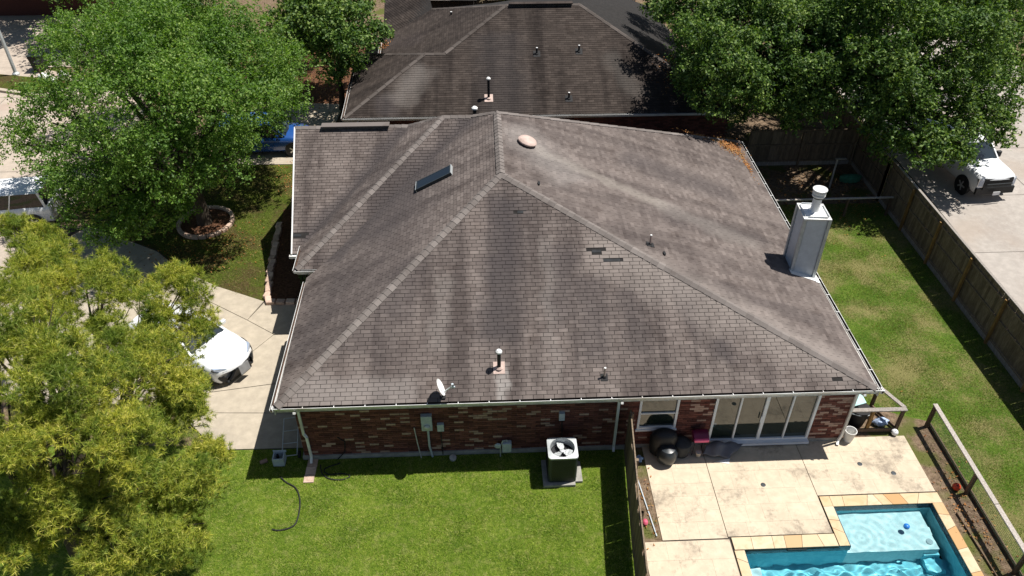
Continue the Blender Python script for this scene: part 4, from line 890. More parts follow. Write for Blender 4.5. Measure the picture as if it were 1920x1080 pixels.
# ------------------------------------------------------------------ things about the yard
b_ = thing('waste_bin', 'dark grey bin under a pale turquoise board at the house corner', 'bin', (11.95, 16.95, 0))
s = MB(); s.lathe([(.22, 0), (.30, .62), (.32, .64), (.32, .70), (.28, .70)], (11.95, 16.95, .0), 18); obj('bin_body', s, M['rubber'], b_, smooth=True); s = MB(); s.tube([(11.62, 16.8, .62), (11.8, 16.66, .66), (12.1, 16.66, .66), (12.27, 16.8, .62)], .015, 6); obj('handle', s, M['greymetal'], b_)
s = MB(); s.slab([(11.38, 16.72, .99), (12.02, 16.9, 1.0), (11.98, 17.5, 1.08), (11.45, 17.5, 1.08)], .03); obj('turquoise_board', s, simple('turquoise_panel', (.38, .62, .60), .6, .12, 4), label='pale turquoise board laid over the dark bin at the house corner', cat='board')
s = MB(); s.lathe([(.13, 0), (.17, .40), (.185, .41), (.185, .45), (.165, .45), (.15, .10)], (11.42, 16.24, .025), 20); bk = obj('bucket', s, M['white'], label='white plastic bucket on the patio corner below the downspout', cat='bucket', smooth=True)
bg_ = MB(); rng_b = random.Random(3)
def blob(c, r, sy=1, sz=1, n=12, k=8, amp=.12, seed=0, mb=None):
    rb = random.Random(seed); s = mb or MB(); base = len(s.v); V = []
    for i in range(k + 1):
        ph = math.pi * i / k
        for j in range(n):
            th = 2 * math.pi * j / n; rr = r * (1 + rb.uniform(-amp, amp)); V.append((c[0] + rr * math.sin(ph) * math.cos(th), c[1] + rr * sy * math.sin(ph) * math.sin(th), max(c[2] - r * sz * .85, c[2] + rr * sz * math.cos(ph))))
    s.add(V, [(i * n + j, (i + 1) * n + j, (i + 1) * n + (j + 1) % n, i * n + (j + 1) % n) for i in range(k) for j in range(n)]); return s
obj('crumpled_bag', blob((12.72, 16.85, .13), .26, .6, .5, amp=.2, seed=4), simple('blue_white_bag', (.42, .52, .70), .4, .45, 9), smooth=True, label='crumpled blue and white bag lying inside the timber frame', cat='bag')
def ball(name, c, r, base_c, spot_c, label):
    t = NT(name); g = t.n('ShaderNodeTexCoord'); v = t.n('ShaderNodeTexVoronoi'); v.inputs['Scale'].default_value = 1.6; t.put(v.inputs['Vector'], t.vmap(g.outputs['Object'], (1 / r,) * 3)); col = t.ramp(v.outputs['Distance'], [(.0, spot_c), (.27, spot_c), (.31, base_c), (1, base_c)])
    m_ = t.done(t.bsdf(col, .5, .4)); s = MB(); k = 10; prof = [(max(.001, r * math.sin(math.pi * i / k)), -r * math.cos(math.pi * i / k)) for i in range(k + 1)]; s.lathe(prof, c, 18)
    obj('football', s, m_, smooth=True, origin=c, label=label, cat='ball')
ball('soccer_ball', (12.98, 16.40, .13), .11, (.8, .8, .8), (.02, .02, .025), 'black and white football beside the timber frame corner'); ball('red_ball', (13.93, 14.24, .12), .12, (.62, .06, .02), (.03, .01, .01), 'red football with dark spots in the soil by the low wire fence')
s = MB(); s.lathe([(.02, 0), (.085, .03), (.10, .08), (.07, .13), (.02, .15)], (4.47, 13.45, 0), 12, 0, None, .8, 1.1); obj('small_pink_ball', s, simple('faded_pink', (.55, .10, .16), .5), smooth=True, label='small pink red ball in the soil bed beside the end on fence', cat='ball')
s = MB(); s.bar((4.50, 15.1, .03), (4.72, 13.0, .03), .03, .03); obj('pale_pipe', s, M['greymetal'], label='long pale pipe lying in the soil bed next to the patio', cat='pipe')
obj('blue_bag', blob((4.68, 15.75, .07), .13, .9, .6, amp=.25, seed=9), simple('pale_blue_bag', (.35, .5, .75), .4, .4, 12), smooth=True, label='small crumpled pale blue bag at the head of the soil bed', cat='bag')
# covered grills
t_ = thing('covered_grill', 'large black domed grill with rounded front standing by the window', 'grill', (5.55, 15.9, .02))
s = MB(); s.lathe([(.30, .02), (.36, .10), (.40, .45), (.41, .72), (.36, .90), (.22, 1.0), (.03, 1.03)], (5.42, 16.0 - .02, .02), 24, 0, None, 1.05, .62); obj('cover', s, M['black'], t_, smooth=True)
s = MB(); s.lathe([(.10, .02), (.27, .10), (.32, .28), (.31, .46), (.22, .60), (.03, .65)], (5.50, 15.66, .02), 24); obj('front_drum', s, simple('glossy_black_lid', (.02, .026, .032), .3, .1, 5, .5, 0, 0), t_, smooth=True)
s = MB(); s.lathe([(.12, 0), (.13, .01), (.02, .02)], (5.50, 15.52, .52), 16, 0, Matrix.Rotation(R(50), 3, 'X')); obj('lid_vent', s, M['darkmetal'], t_)
s = MB(); s.lathe([(.24, .02), (.29, .3), (.27, .5), (.15, .62), (.03, .65)], (6.02, 15.95, .02), 20); s.tube([(5.85, 15.95, .5), (6.2, 15.95, .5)], .02, 6); obj('grey_covered_tub', s, simple('charcoal_cover', (.035, .038, .042), .75), label='smaller charcoal covered tub between the domed grill and the pink grill', cat='tub', smooth=True)
t_ = thing('portable_grill', 'magenta portable grill with bright pink front on thin legs beside the grey tarp', 'grill', (6.52, 16.0, .02))
pk = simple('magenta_enamel', (.14, .008, .05), .4, .1, 5, .4, 0, 0)
s = MB(); n = 12; pr2 = [(math.cos(math.pi * i / n) * .19, math.sin(math.pi * i / n) * .15) for i in range(n + 1)]
V = [(x, 15.98 + y_, .80 + z_) for x in (6.30, 6.76) for y_, z_ in pr2]; m_ = len(pr2); s.add(V, [(i, i + 1, m_ + i + 1, m_ + i) for i in range(m_ - 1)] + [tuple(range(m_)), tuple(range(2 * m_ - 1, m_ - 1, -1)), (0, m_, 2 * m_ - 1, m_ - 1)]); lid = obj('grill_lid', s, pk, t_)
s = MB(); s.box((6.53, 15.76, .79), (.46, .09, .12)); obj('front_shelf', s, simple('bright_pink', (.75, .10, .24), .35, .1, 5, .4, 0, 0), t_, bevel=.03)
s = MB(); s.box((6.53, 15.98, .72), (.44, .34, .14)); obj('fire_box', s, pk, t_, bevel=.03)
for x in (6.34, 6.72):
    for y in (15.84, 16.12): s = MB(); s.bar((x, y, .02), (x + (6.53 - x) * .2, y, .66), .02, .02); obj('leg', s, M['black'], t_)
s = MB(); s.lathe([(.07, 0), (.09, .18), (.08, .18)], (6.53, 15.8, .03), 12); obj('drip_cup', s, simple('cream_cup', (.6, .52, .42), .6), t_)
# tarp
nx, ny = 16, 12; V = []; rt_ = random.Random(2)
c00, c10, c11, c01 = Vector((6.62, 15.75)), Vector((7.45, 15.62)), Vector((8.08, 16.16)), Vector((7.0, 16.2))
for j in range(ny + 1):
    for i in range(nx + 1):
        a, b2 = i / nx, j / ny; p = (c00 * (1 - a) + c10 * a) * (1 - b2) + (c01 * (1 - a) + c11 * a) * b2
        V.append((p.x + .03 * math.sin(b2 * 9 + a * 3), p.y + .03 * math.sin(a * 11), .05 + .42 * math.sin(math.pi * min(1, b2 * .62 + .28)) * (1 - .8 * abs(a - .35)) * (.3 + b2) + .025 * math.sin(a * 14 + b2 * 6) + rt_.uniform(-.006, .006)))
s = MB(); s.add(V, [(j * (nx + 1) + i, j * (nx + 1) + i + 1, (j + 1) * (nx + 1) + i + 1, (j + 1) * (nx + 1) + i) for j in range(ny) for i in range(nx)])
tp = obj('grey_tarp', s, simple('grey_tarpaulin', (.13, .135, .155), .55, .12, 4), label='crumpled grey tarp draped in front of the sliding door', cat='tarp', smooth=True); md = tp.modifiers.new('s', 'SOLIDIFY'); md.thickness = .008
s = MB(); s.slab([(7.0, 15.55, .035), (7.5, 15.66, .035), (7.42, 15.45, .035)], .01); obj('paper_scrap', s, M['white'], label='white scrap of paper sticking out from under the grey tarp', cat='paper')
# things at the left end of the wall
dl = thing('dolly', 'grey folding hand dolly lying in the shade by the left downspout', 'hand truck', (-6.1, 16.6, .03))
s = MB(); s.tube([(-6.35, 17.35, .62), (-6.3, 16.25, .12)], .018, 8); obj('side_rail', s, M['metal'], dl); s = MB(); s.tube([(-5.9, 17.4, .62), (-5.85, 16.3, .12)], .018, 8); obj('side_rail', s, M['metal'], dl)
for k in (0, .33, .66, 1): s = MB(); s.tube([(-6.35 + .05 * (1 - k), 16.25 + 1.1 * k, .12 + .5 * k), (-5.85 - .05 * k, 16.3 + 1.1 * k, .12 + .5 * k)], .014, 6); obj('crossbar', s, M['metal'], dl)
for x in (-6.42, -5.78): s = MB(); s.lathe([(.11, -.03), (.12, 0), (.11, .03)], (x, 16.3, .15), 14, 0, Matrix.Rotation(R(90), 3, 'Y')); obj('wheel', s, M['rubber'], dl)
hr = thing('hose_reel_box', 'small blue grey plastic crate in the wall shade near the driveway', 'crate', (-6.35, 16.05, .0))
s = MB(); s.b(-6.52, -6.18, 15.95, 16.28, .02, .06); s.b(-6.52, -6.49, 15.95, 16.28, .06, .34); s.b(-6.21, -6.18, 15.95, 16.28, .06, .34); s.b(-6.489, -6.211, 15.95, 15.98, .06, .34); s.b(-6.489, -6.211, 16.25, 16.28, .06, .34); obj('crate_body', s, M['greymetal'], hr)
s = MB(); s.b(-6.55, -6.15, 16.281, 16.30, .28, .37); obj('rim', s, M['greymetal'], hr)
s = MB(); s.box((-6.86, 16.15, .03), (.22, .12, .06), R(25)); obj('loose_brick', s, M['brick_pale'], label='loose pinkish brick in the shade at the lawn corner', cat='brick')
sp = thing('splash_pavers', 'short strip of concrete pavers running from the left downspout to the lawn', 'pavers', (-5.35, 15.9, 0))
for i in range(4): s = MB(); s.b(-5.52 + .01 * i, -5.22 + .01 * i, 15.30 + i * .3, 15.59 + i * .3, -.01, .03); obj('paver', s, M['edgestone'], sp)
def hose(pts, r, label, mat='rubber'):
    P_ = [Vector((*p, .02)) for p in pts]; out = []
    for i in range(len(P_) - 1):
        p0, p1, p2, p3 = P_[max(0, i - 1)], P_[i], P_[i + 1], P_[min(len(P_) - 1, i + 2)]
        for k in range(6):
            t_ = k / 6; out.append(.5 * ((2 * p1) + (p2 - p0) * t_ + (2 * p0 - 5 * p1 + 4 * p2 - p3) * t_ ** 2 + (-p0 + 3 * p1 - 3 * p2 + p3) * t_ ** 3))
    out.append(P_[-1]); s = MB(); s.tube(out, r, 8); obj('garden_hose', s, M[mat], smooth=True, label=label, cat='hose')
hose([(-6.25, 15.55), (-6.02, 15.33), (-5.72, 15.12), (-5.53, 14.72), (-5.47, 14.2), (-5.55, 13.8), (-5.9, 13.66), (-6.15, 13.70)], .022, 'dark garden hose curling across the bright lawn below the left downspout')
hose([(-5.1, 15.95), (-5.0, 15.62), (-4.75, 15.42), (-4.4, 15.36), (-4.15, 15.48), (-4.4, 15.60), (-4.8, 15.58), (-4.95, 15.8), (-4.5, 16.0)], .018, 'coiled black hose at the edge of the wall shadow')
s = MB(); s.tube([(-4.6, 16.15, .02), (-4.35, 16.2, .3), (-4.3, 16.22, .75), (-4.5, 16.22, .95)], .016, 8); obj('wall_cable', s, M['rubber'], smooth=True, label='black cable looping down the brick wall near the left downspout', cat='cable')
s = MB(); s.lathe([(.10, 0), (.11, .10), (.05, .12)], (-1.05, 16.02, 0), 12); obj('cleanout_cap', s, M['soffit'], label='small pale cleanout cap in the shaded grass below the cable box', cat='pipe cap')
# oak ring and border stones
ring = thing('tree_ring', 'ring of pale edging stones around the oak trunk', 'edging', (-12.0, 29.6, 0)); s = MB(); s.prism([(-12.0 + 1.05 * math.cos(a * math.pi / 12), 29.55 + 1.1 * math.sin(a * math.pi / 12)) for a in range(24)], -.02, .05); obj('mulch_bed', s, M['mulch'], ring)
for k in range(22):
    a = 2 * math.pi * k / 22; s = MB(); s.box((-12.0 + 1.12 * math.cos(a), 29.55 + 1.17 * math.sin(a), .07), (.17, .30, .15), a); obj('edging_stone', s, M['edgestone'], ring, bevel=.02)
bd = thing('stone_border', 'row of pale limestone blocks edging the flower bed by the porch', 'edging', (-8.5, 27, 0))
def bl(p, an, l_=.34): s = MB(); s.box((p[0], p[1], .08 + random.uniform(-.02, .02)), (l_, .24, .2), an); obj('border_stone', s, M['edgestone'], bd, bevel=.03)
y = 24.0
while y < 29.2:
    x = float(np.interp(y, [24, 25.5, 27.4, 29.3], [-8.25, -8.45, -8.62, -8.75])); bl((x + random.uniform(-.03, .03), y), R(90) + random.uniform(-.3, .3)); y += .30
x = -8.1
while x < -6.4: bl((x, 23.86 - .05 * (x + 8)), random.uniform(-.12, .12)); x += .38
s = MB(); s.prism([(-8.2, 23.95), (-8.6, 27.4), (-8.8, 30.5), (-6.6, 30.5), (-6.6, 23.95)], -.02, .03); obj('flower_bed', s, M['mulch'], kind='structure')
# lamp post and clutter at the far left kerb
lp = thing('street_lamp', 'slim grey lamp pole on the kerb grass in the upper left corner', 'street lamp', (-27.2, 45.9, 0))
s = MB(); s.lathe([(.2, 0), (.2, .12), (.12, .2)], (-27.2, 45.9, 0), 12); obj('base', s, M['metal'], lp); s = MB(); s.tube([(-27.2, 45.9, .1), (-27.2, 45.9, 4.6), (-27.6, 45.9, 5.0), (-28.4, 45.9, 5.1)], [.10, .08, .06, .05], 10); obj('pole', s, M['metal'], lp, smooth=True); s = MB(); s.box((-28.7, 45.9, 5.08), (.6, .25, .1)); obj('lamp_head', s, M['metal'], lp, bevel=.03)
bn = thing('wheelie_bin', 'dark wheelie bin tipped beside the lamp pole at the upper left', 'bin', (-26.0, 46.6, 0))
s = MB(); s.add([(-26.3, 46.3, 0), (-25.75, 46.3, 0), (-25.75, 46.9, 0), (-26.3, 46.9, 0), (-26.4, 46.2, .95), (-25.65, 46.2, .95), (-25.65, 47.0, .95), (-26.4, 47.0, .95)], [(0, 3, 2, 1), (4, 5, 6, 7), (0, 1, 5, 4), (1, 2, 6, 5), (2, 3, 7, 6), (3, 0, 4, 7)]); obj('bin_body', s, M['black'], bn); s = MB(); s.box((-26.02, 46.6, 1.0), (.82, .86, .06)); obj('bin_lid', s, M['darkmetal'], bn, bevel=.02)
for k, (x, y, r, lb) in enumerate(((-25.1, 44.9, .33, 'white rubbish bag nearest the wheelie bin on the kerb grass'), (-24.2, 45.3, .30, 'white rubbish bag under the edge of the oak leaves'), (-24.6, 44.7, .22, 'smallest rubbish bag between the two larger white bags'))):
    obj('rubbish_bag', blob((x, y, r * .8), r, 1, .8, amp=.12, seed=k), M['white'], smooth=True, label=lb, cat='rubbish bag', group='white bags on the kerb')
mb_ = thing('mailbox', 'thin post with mailbox between the rubbish bags at the far kerb', 'mailbox', (-25.0, 44.5, 0)); s = MB(); s.box((-25.0, 44.5, .6), (.08, .08, 1.2)); obj('post', s, M['darkwood'], mb_); s = MB(); s.box((-25.0, 44.5, 1.3), (.2, .45, .22)); obj('box', s, M['rubber'], mb_, bevel=.03)
s = MB(); s.lathe([(.28, 0), (.34, .06), (.36, .3), (.2, .36), (.02, .38)], (17.5, 31.9, 0), 14, 0, None, 1.5, .6); obj('green_tub', s, simple('faded_green_plastic', (.06, .22, .14), .5), smooth=True, label='faded green plastic tub in the dark corner of the yard', cat='tub')
s = MB(); s.tube([(16.35, 31.4, 0), (16.35, 31.4, 1.5)], .045, 8); s.box((16.5, 31.4, 1.52), (.5, .1, .05)); obj('yard_post', s, M['greywood'], label='thin post with a short crosspiece standing in the dark yard corner', cat='post')

# ------------------------------------------------------------------ vehicles
def vehicle(name, label, cat, front, heading, L, W, spec, paintm, group=None):
    h = Vector((heading[0], heading[1], 0)).normalized(); c = Vector((front[0], front[1], .012)) - h * L / 2
    root = thing(name, label, cat, c, math.atan2(h.y, h.x), group); k = W / 2; nose = spec['nose']
    def warp(x, y, z):
        f = max(0, (x - L * .22) / (L * .28)); r_ = max(0, (-x - L * .3) / (L * .2)); q = (y / k) ** 2
        return (x - nose * q * f * f + .10 * q * r_ * r_, y * (1 - .05 * f * f - .04 * r_ * r_), z)
    st = spec['st']; n = 8; V = []
    for x, hw, z0, z1 in st:
        hw *= k; H_ = z1 - z0
        half = [(.90, 0), (.98, .18), (1.0, .45), (.985, .68), (.95, .86), (.86, .97), (.5, 1.0 + .012 * spec['crown']), (0, 1.0 + .02 * spec['crown'])]
        ring_ = [(hw * a, z0 + H_ * b_) for a, b_ in half]; ring_ = [(-y, z) for y, z in ring_[:-1]] + [ring_[-1]] + [(y, z) for y, z in ring_[:-1][::-1]]
        V += [warp(x, y, z) for y, z in ring_]
    m_ = 15; F = [(i * m_ + j, i * m_ + j + 1, (i + 1) * m_ + j + 1, (i + 1) * m_ + j) for i in range(len(st) - 1) for j in range(m_ - 1)]
    F += [(i * m_, (i + 1) * m_, (i + 1) * m_ + m_ - 1, i * m_ + m_ - 1) for i in range(len(st) - 1)] + [tuple(range(m_)), tuple(range((len(st) - 1) * m_, len(st) * m_))]
    s = MB(); s.add(V, F); body_ = obj('body', s, paintm, root, local=True, smooth=True)
    # cabin
    xa, xb, xc, xd, zb, zt = spec['cab']; wb, wt = k * .90, k * spec.get('top', .70)   # base front/rear, top front/rear
    def ringc(x0, x1, w0, z, bow): return [warp(x0 + bow, 0, z)] + [warp(x0, w0 * .8, z), warp(x0 - .15, w0, z), warp(x1 + .1, w0, z), warp(x1, w0 * .85, z)] + [warp(x1, -w0 * .85, z), warp(x1 + .1, -w0, z), warp(x0 - .15, -w0, z), warp(x0, -w0 * .8, z)]
    lo_ = ringc(xa, xb, wb, zb - .03, .10); hi_ = ringc(xc, xd, wt, zt, .06); s = MB(); s.add(lo_ + hi_, [(i, (i + 1) % 9, 9 + (i + 1) % 9, 9 + i) for i in range(9)]); obj('windows', s, M['carglass'], root, local=True)
    rf_ = ringc(xc + .02, xd - .02, wt * 1.02, zt, .06); up_ = [(x * .97 + (xc + xd) * .015, y * .86, z + .05) for x, y, z in rf_]; s = MB(); s.add(rf_ + up_, [(i, (i + 1) % 9, 9 + (i + 1) % 9, 9 + i) for i in range(9)] + [tuple(range(9, 18))]); obj('roof', s, paintm, root, local=True, smooth=True)
    for sy in (-1, 1):
        for (x0, y0, z0), (x1, y1, z1), wd in (((xa - .05, wb * .93, zb - .02), (xc, wt * .9, zt + .01), .07), ((xb + .12, wb, zb - .02), (xd + .1, wt, zt + .01), .10), (((xa + xb) / 2 - .05, wb + .005, zb - .02), ((xc + xd) / 2, wt + .005, zt + .01), .06)):
            s = MB(); s.bar(warp(x0, y0 * sy, z0), warp(x1, y1 * sy, z1), wd, .045); obj('pillar', s, paintm, root, local=True)
        mx_ = warp(xa - .38, (wb + .13) * sy, zb + .08); s = MB(); s.box(mx_, spec['mir']); s.bar(mx_, (mx_[0], mx_[1] - .14 * sy, mx_[2] - .04), .05, .04); obj('mirror', s, spec.get('mirm', paintm), root, local=True, bevel=.03)
        for wx in spec['wh']:
            r_ = spec['wr']; MX_ = Matrix.Rotation(R(90), 3, 'X'); yy = (k - .10) * sy
            s = MB(); s.lathe([(r_ * 1.14, -.02), (r_ * 1.14, .02)], (wx, (k - .005) * sy, r_ * 1.0), 24, 0, MX_); obj('wheel_arch', s, M['black'], root, local=True)
            s = MB(); s.lathe([(r_ * .62, -.11), (r_ * .95, -.11), (r_, -.08), (r_, .08), (r_ * .95, .11), (r_ * .62, .11)], (wx, yy, r_), 24, 0, MX_); wh = obj('wheel', s, M['rubber'], root, local=True, smooth=True)
            s = MB(); s.lathe([(r_ * .62, -.105), (r_ * .62, .105)], (wx, yy, r_), 20, 0, MX_); obj('rim', s, M['darkmetal'], wh, local=True)
            for q in range(5): a = 2 * math.pi * q / 5; s = MB(); s.bar((wx, yy + .112 * sy, r_), (wx + r_ * .58 * math.cos(a), yy + .112 * sy, r_ + r_ * .58 * math.sin(a)), .05, .07); obj('spoke', s, M['chrome'], wh, local=True)
    return root, warp, k
def fx(spec_L, warp, y, z, base): return warp(base - max(0, z - .45) * .45, y, z)
def patch(root, warp, nm, yz, xb_, th, mat, slope=.45, z0=.45, **kw):
    """a plate following the bowed nose; yz polygon in car front coordinates"""
    s = MB(); out = []
    for y, z in yz: x, yy, zz = warp(xb_ - max(0, z - z0) * slope, y, z); out.append((x, yy, zz))
    n = len(out); cx_ = [sum(q[i] for q in out) / n for i in range(3)]
    s.add(out + [(x - .12, y, z) for x, y, z in out], [tuple(range(n))] + [(i, (i + 1) % n, n + (i + 1) % n, n + i) for i in range(n)]); return obj(nm, s, mat, root, local=True, **kw)
SED = dict(nose=.42, crown=3, st=[(-2.38, .80, .35, .80), (-2.3, .92, .25, .98), (-1.9, .98, .2, 1.06), (-1.0, 1.0, .2, .98), (.2, 1.0, .2, .96), (.95, 1.0, .2, .98), (1.35, 1.0, .2, .95), (1.8, .985, .2, .87), (2.10, .965, .2, .83), (2.26, .94, .2, .77), (2.35, .91, .22, .70), (2.375, .88, .26, .60)],
           cab=(.95, -1.95, .15, -1.25, .98, 1.40), mir=(.13, .2, .13), wh=(1.48, -1.40), wr=.34)
sp_ = SED; sp_['cab'] = (1.0, -2.0, .1, -1.25, .97, 1.41)
car, wp_, k_ = vehicle('parked_car', 'white saloon car with black grille and grey blank plate on the driveway', 'car', (-8.22, 19.86), (.84, -.54), 4.75, 1.86, sp_, M['carwhite'])
xb_ = 2.372
patch(car, wp_, 'grille', [(-.36, .73), (.36, .73), (.27, .62), (.27, .54), (.52, .24), (-.52, .24), (-.27, .54), (-.27, .62)], xb_ + .055, 0, M['black'])
for sg in (-1, 1):
    patch(car, wp_, 'headlight', [(sg * .45, .73), (sg * .62, .785), (sg * .84, .83), (sg * .86, .77), (sg * .68, .68), (sg * .52, .66)], xb_ + .075, 0, M['lamp'])
    patch(car, wp_, 'headlight_rim', [(sg * .43, .705), (sg * .66, .675), (sg * .87, .765), (sg * .88, .73), (sg * .66, .64), (sg * .48, .65)], xb_ + .07, 0, M['black'])
    patch(car, wp_, 'corner_intake', [(sg * .62, .42), (sg * .80, .52), (sg * .84, .44), (sg * .74, .26), (sg * .60, .25)], xb_ + .05, 0, M['black'])
patch(car, wp_, 'lower_lip', [(-.66, .23), (.66, .23), (.60, .18), (-.60, .18)], xb_ + .05, 0, M['black'])
s = MB(); s.box((2.455, .03, .50), (.02, .42, .32), 0, 0, Matrix.Rotation(R(-12), 3, 'Y')); obj('number_plate', s, M['plate'], car, local=True)
for sg in (-1, 1): s = MB(); s.bar((.98, sg * .10, 1.02), (.55, sg * .10 + .42, 1.19), .015, .015); obj('wiper', s, M['black'], car, local=True)
# pickup truck on the side street
TRK = dict(nose=.16, crown=1.5, st=[(-2.95, .95, .5, 1.25), (-2.9, 1.0, .42, 1.35), (-1.1, 1.0, .42, 1.35), (-.6, 1.0, .42, 1.34), (1.0, 1.0, .42, 1.33), (1.35, 1.0, .42, 1.33), (2.3, .985, .42, 1.30), (2.72, .97, .42, 1.27), (2.86, .95, .42, 1.20), (2.9, .93, .44, 1.12)],
           cab=(1.4, -1.0, .65, -.75, 1.30, 1.88), top=.76, mir=(.14, .22, .28), mirm=M['black'], wh=(1.95, -1.85), wr=.42)
tr_, wq, k_ = vehicle('pickup_truck', 'white pickup truck with black grille parked on the side street', 'pickup truck', (23.28, 29.85), (.094, -.995), 5.8, 2.04, TRK, M['carwhite'])
patch(tr_, wq, 'grille', [(-.72, 1.2), (.72, 1.2), (.72, .66), (-.72, .66)], 2.96, 0, M['black'], .05, .7)
for z_ in (.84, .98): s = MB(); s.box((2.965, 0, z_), (.03, 1.24, .045)); obj('grille_bar', s, M['darkmetal'], tr_, local=True)
patch(tr_, wq, 'front_bumper', [(-.98, .72), (.98, .72), (.98, .40), (-.98, .40)], 3.02, 0, M['black'], .1, .45)
for sg in (-1, 1):
    patch(tr_, wq, 'headlight', [(sg * .73, 1.10), (sg * .93, 1.12), (sg * .95, .82), (sg * .75, .80)], 2.915, 0, M['lamp'], .05, .8); patch(tr_, wq, 'headlight_rim', [(sg * .71, 1.13), (sg * .96, 1.15), (sg * .97, .78), (sg * .71, .76)], 2.90, 0, M['chrome'], .05, .8)
s = MB(); s.box((3.03, -.05, .53), (.02, .34, .17)); obj('number_plate', s, M['platew'], tr_, local=True)
s = MB(); s.b(-2.85, -1.12, -.88, .88, 1.30, 1.368); obj('bed_cover', s, M['black'], tr_, local=True)
SUV = dict(nose=.2, crown=2, st=[(-2.3, .9, .4, 1.0), (-2.25, .97, .3, 1.12), (-1.2, 1.0, .28, 1.08), (.6, 1.0, .28, 1.04), (1.2, 1.0, .28, 1.03), (1.9, .97, .28, .96), (2.2, .93, .28, .84), (2.28, .88, .32, .6)], cab=(1.15, -2.2, .4, -2.0, 1.05, 1.66), top=.80, mir=(.13, .18, .14), wh=(1.45, -1.4), wr=.36)
s1, _, _ = vehicle('parked_car', 'white estate car at the left edge partly hidden by yellow green branches', 'car', (-22.9, 29.9), (-1, -.10), 4.6, 1.86, SUV, M['carwhite'])
s2, _, _ = vehicle('parked_car', 'blue car glimpsed between the oak leaves and the left roof edge', 'car', (-8.3, 36.3), (1, .03), 4.6, 1.82, SUV, M['carblue'])
s3, _, _ = vehicle('parked_car', 'pale silver car mostly hidden by the oak crown at upper left', 'car', (-24.6, 48.4), (-1, .2), 4.5, 1.8, SUV, M['carsilver'])
s4, _, _ = vehicle('parked_car', 'white car just visible past the neighbour roof at the top edge', 'car', (4.0, 58.2), (1, .1), 4.5, 1.8, SUV, M['carwhite'])

# ------------------------------------------------------------------ trees
def unit(v): return v / (np.linalg.norm(v, axis=1, keepdims=True) + 1e-9)
def crown(name, parent, lobes, dens, per, spread, size, mat, aspect=.55, flat=.8, gap=.0, inner=.5, droop=0.0, upb=.25, seed=1, sub=0, **kw):
    r = np.random.default_rng(seed); L = np.array(lobes); tot = (L[:, 3] ** 2).sum()
    if sub:
        ex = []
        for x, y, z, q in lobes:
            for v in unit(r.normal(size=(max(4, int(sub * q)), 3)) + np.array([0, 0, .35])): s_ = q * r.uniform(.25, .45); ex.append((x + v[0] * q * .82, y + v[1] * q * .82, z + v[2] * q * .82 * flat, s_))
            ex.append((x, y, z, q * .75))
        L = np.array(ex)
    wgt = L[:, 3] ** 2; n = int(dens * tot); idx = r.choice(len(L), n, p=wgt / wgt.sum())
    d = unit(r.normal(size=(n, 3)) + np.array([0, 0, upb])); bumps = 1 + .16 * np.sin(d[:, 0] * 7 + idx) * np.sin(d[:, 1] * 6 + 2 * idx) + .10 * np.sin(d[:, 2] * 11 + idx)
    rad = L[idx, 3] * (inner + (1.04 - inner) * r.random(n) ** .45) * bumps
    cc = L[idx, :3] + d * rad[:, None] * np.array([1, 1, flat])
    if gap > 0:
        ph = np.sin(cc[:, 0] * 2.3 + 1.7 * np.sin(cc[:, 1] * 1.9)) + np.sin(cc[:, 1] * 2.6 + 1.3 * np.sin(cc[:, 2] * 2.2)) + np.sin(cc[:, 2] * 3.1 + cc[:, 0])
        keep = ph > -3 + gap * 3; cc = cc[keep]; d = d[keep]; n = len(cc)
    # leaves strung along short twigs
    tw = unit(d + r.normal(size=(n, 3)) * .7 + np.array([0, 0, .15 - droop])); t_ = r.random((n, per, 1)) - .35
    P_ = cc[:, None, :] + tw[:, None, :] * t_ * spread * 2.2 + r.normal(size=(n, per, 3)) * spread * .38
    P_ = P_.reshape(-1, 3); m_ = len(P_)
    nr = unit(np.repeat(d, per, 0) * .5 + r.normal(size=(m_, 3)) * .75 + np.array([0, 0, .55])); a = unit(np.cross(nr, r.normal(size=(m_, 3)))); b_ = np.cross(nr, a)
    sz = size * (.65 + .7 * r.random((m_, 1))); V = np.stack([P_ - a * sz, P_ + b_ * sz * aspect - a * sz * .1, P_ + a * sz, P_ - b_ * sz * aspect + a * sz * .1], 1).reshape(-1, 3)
    F = np.arange(m_ * 4).reshape(-1, 4); return nmesh(name, V, F, mat, parent, **kw)
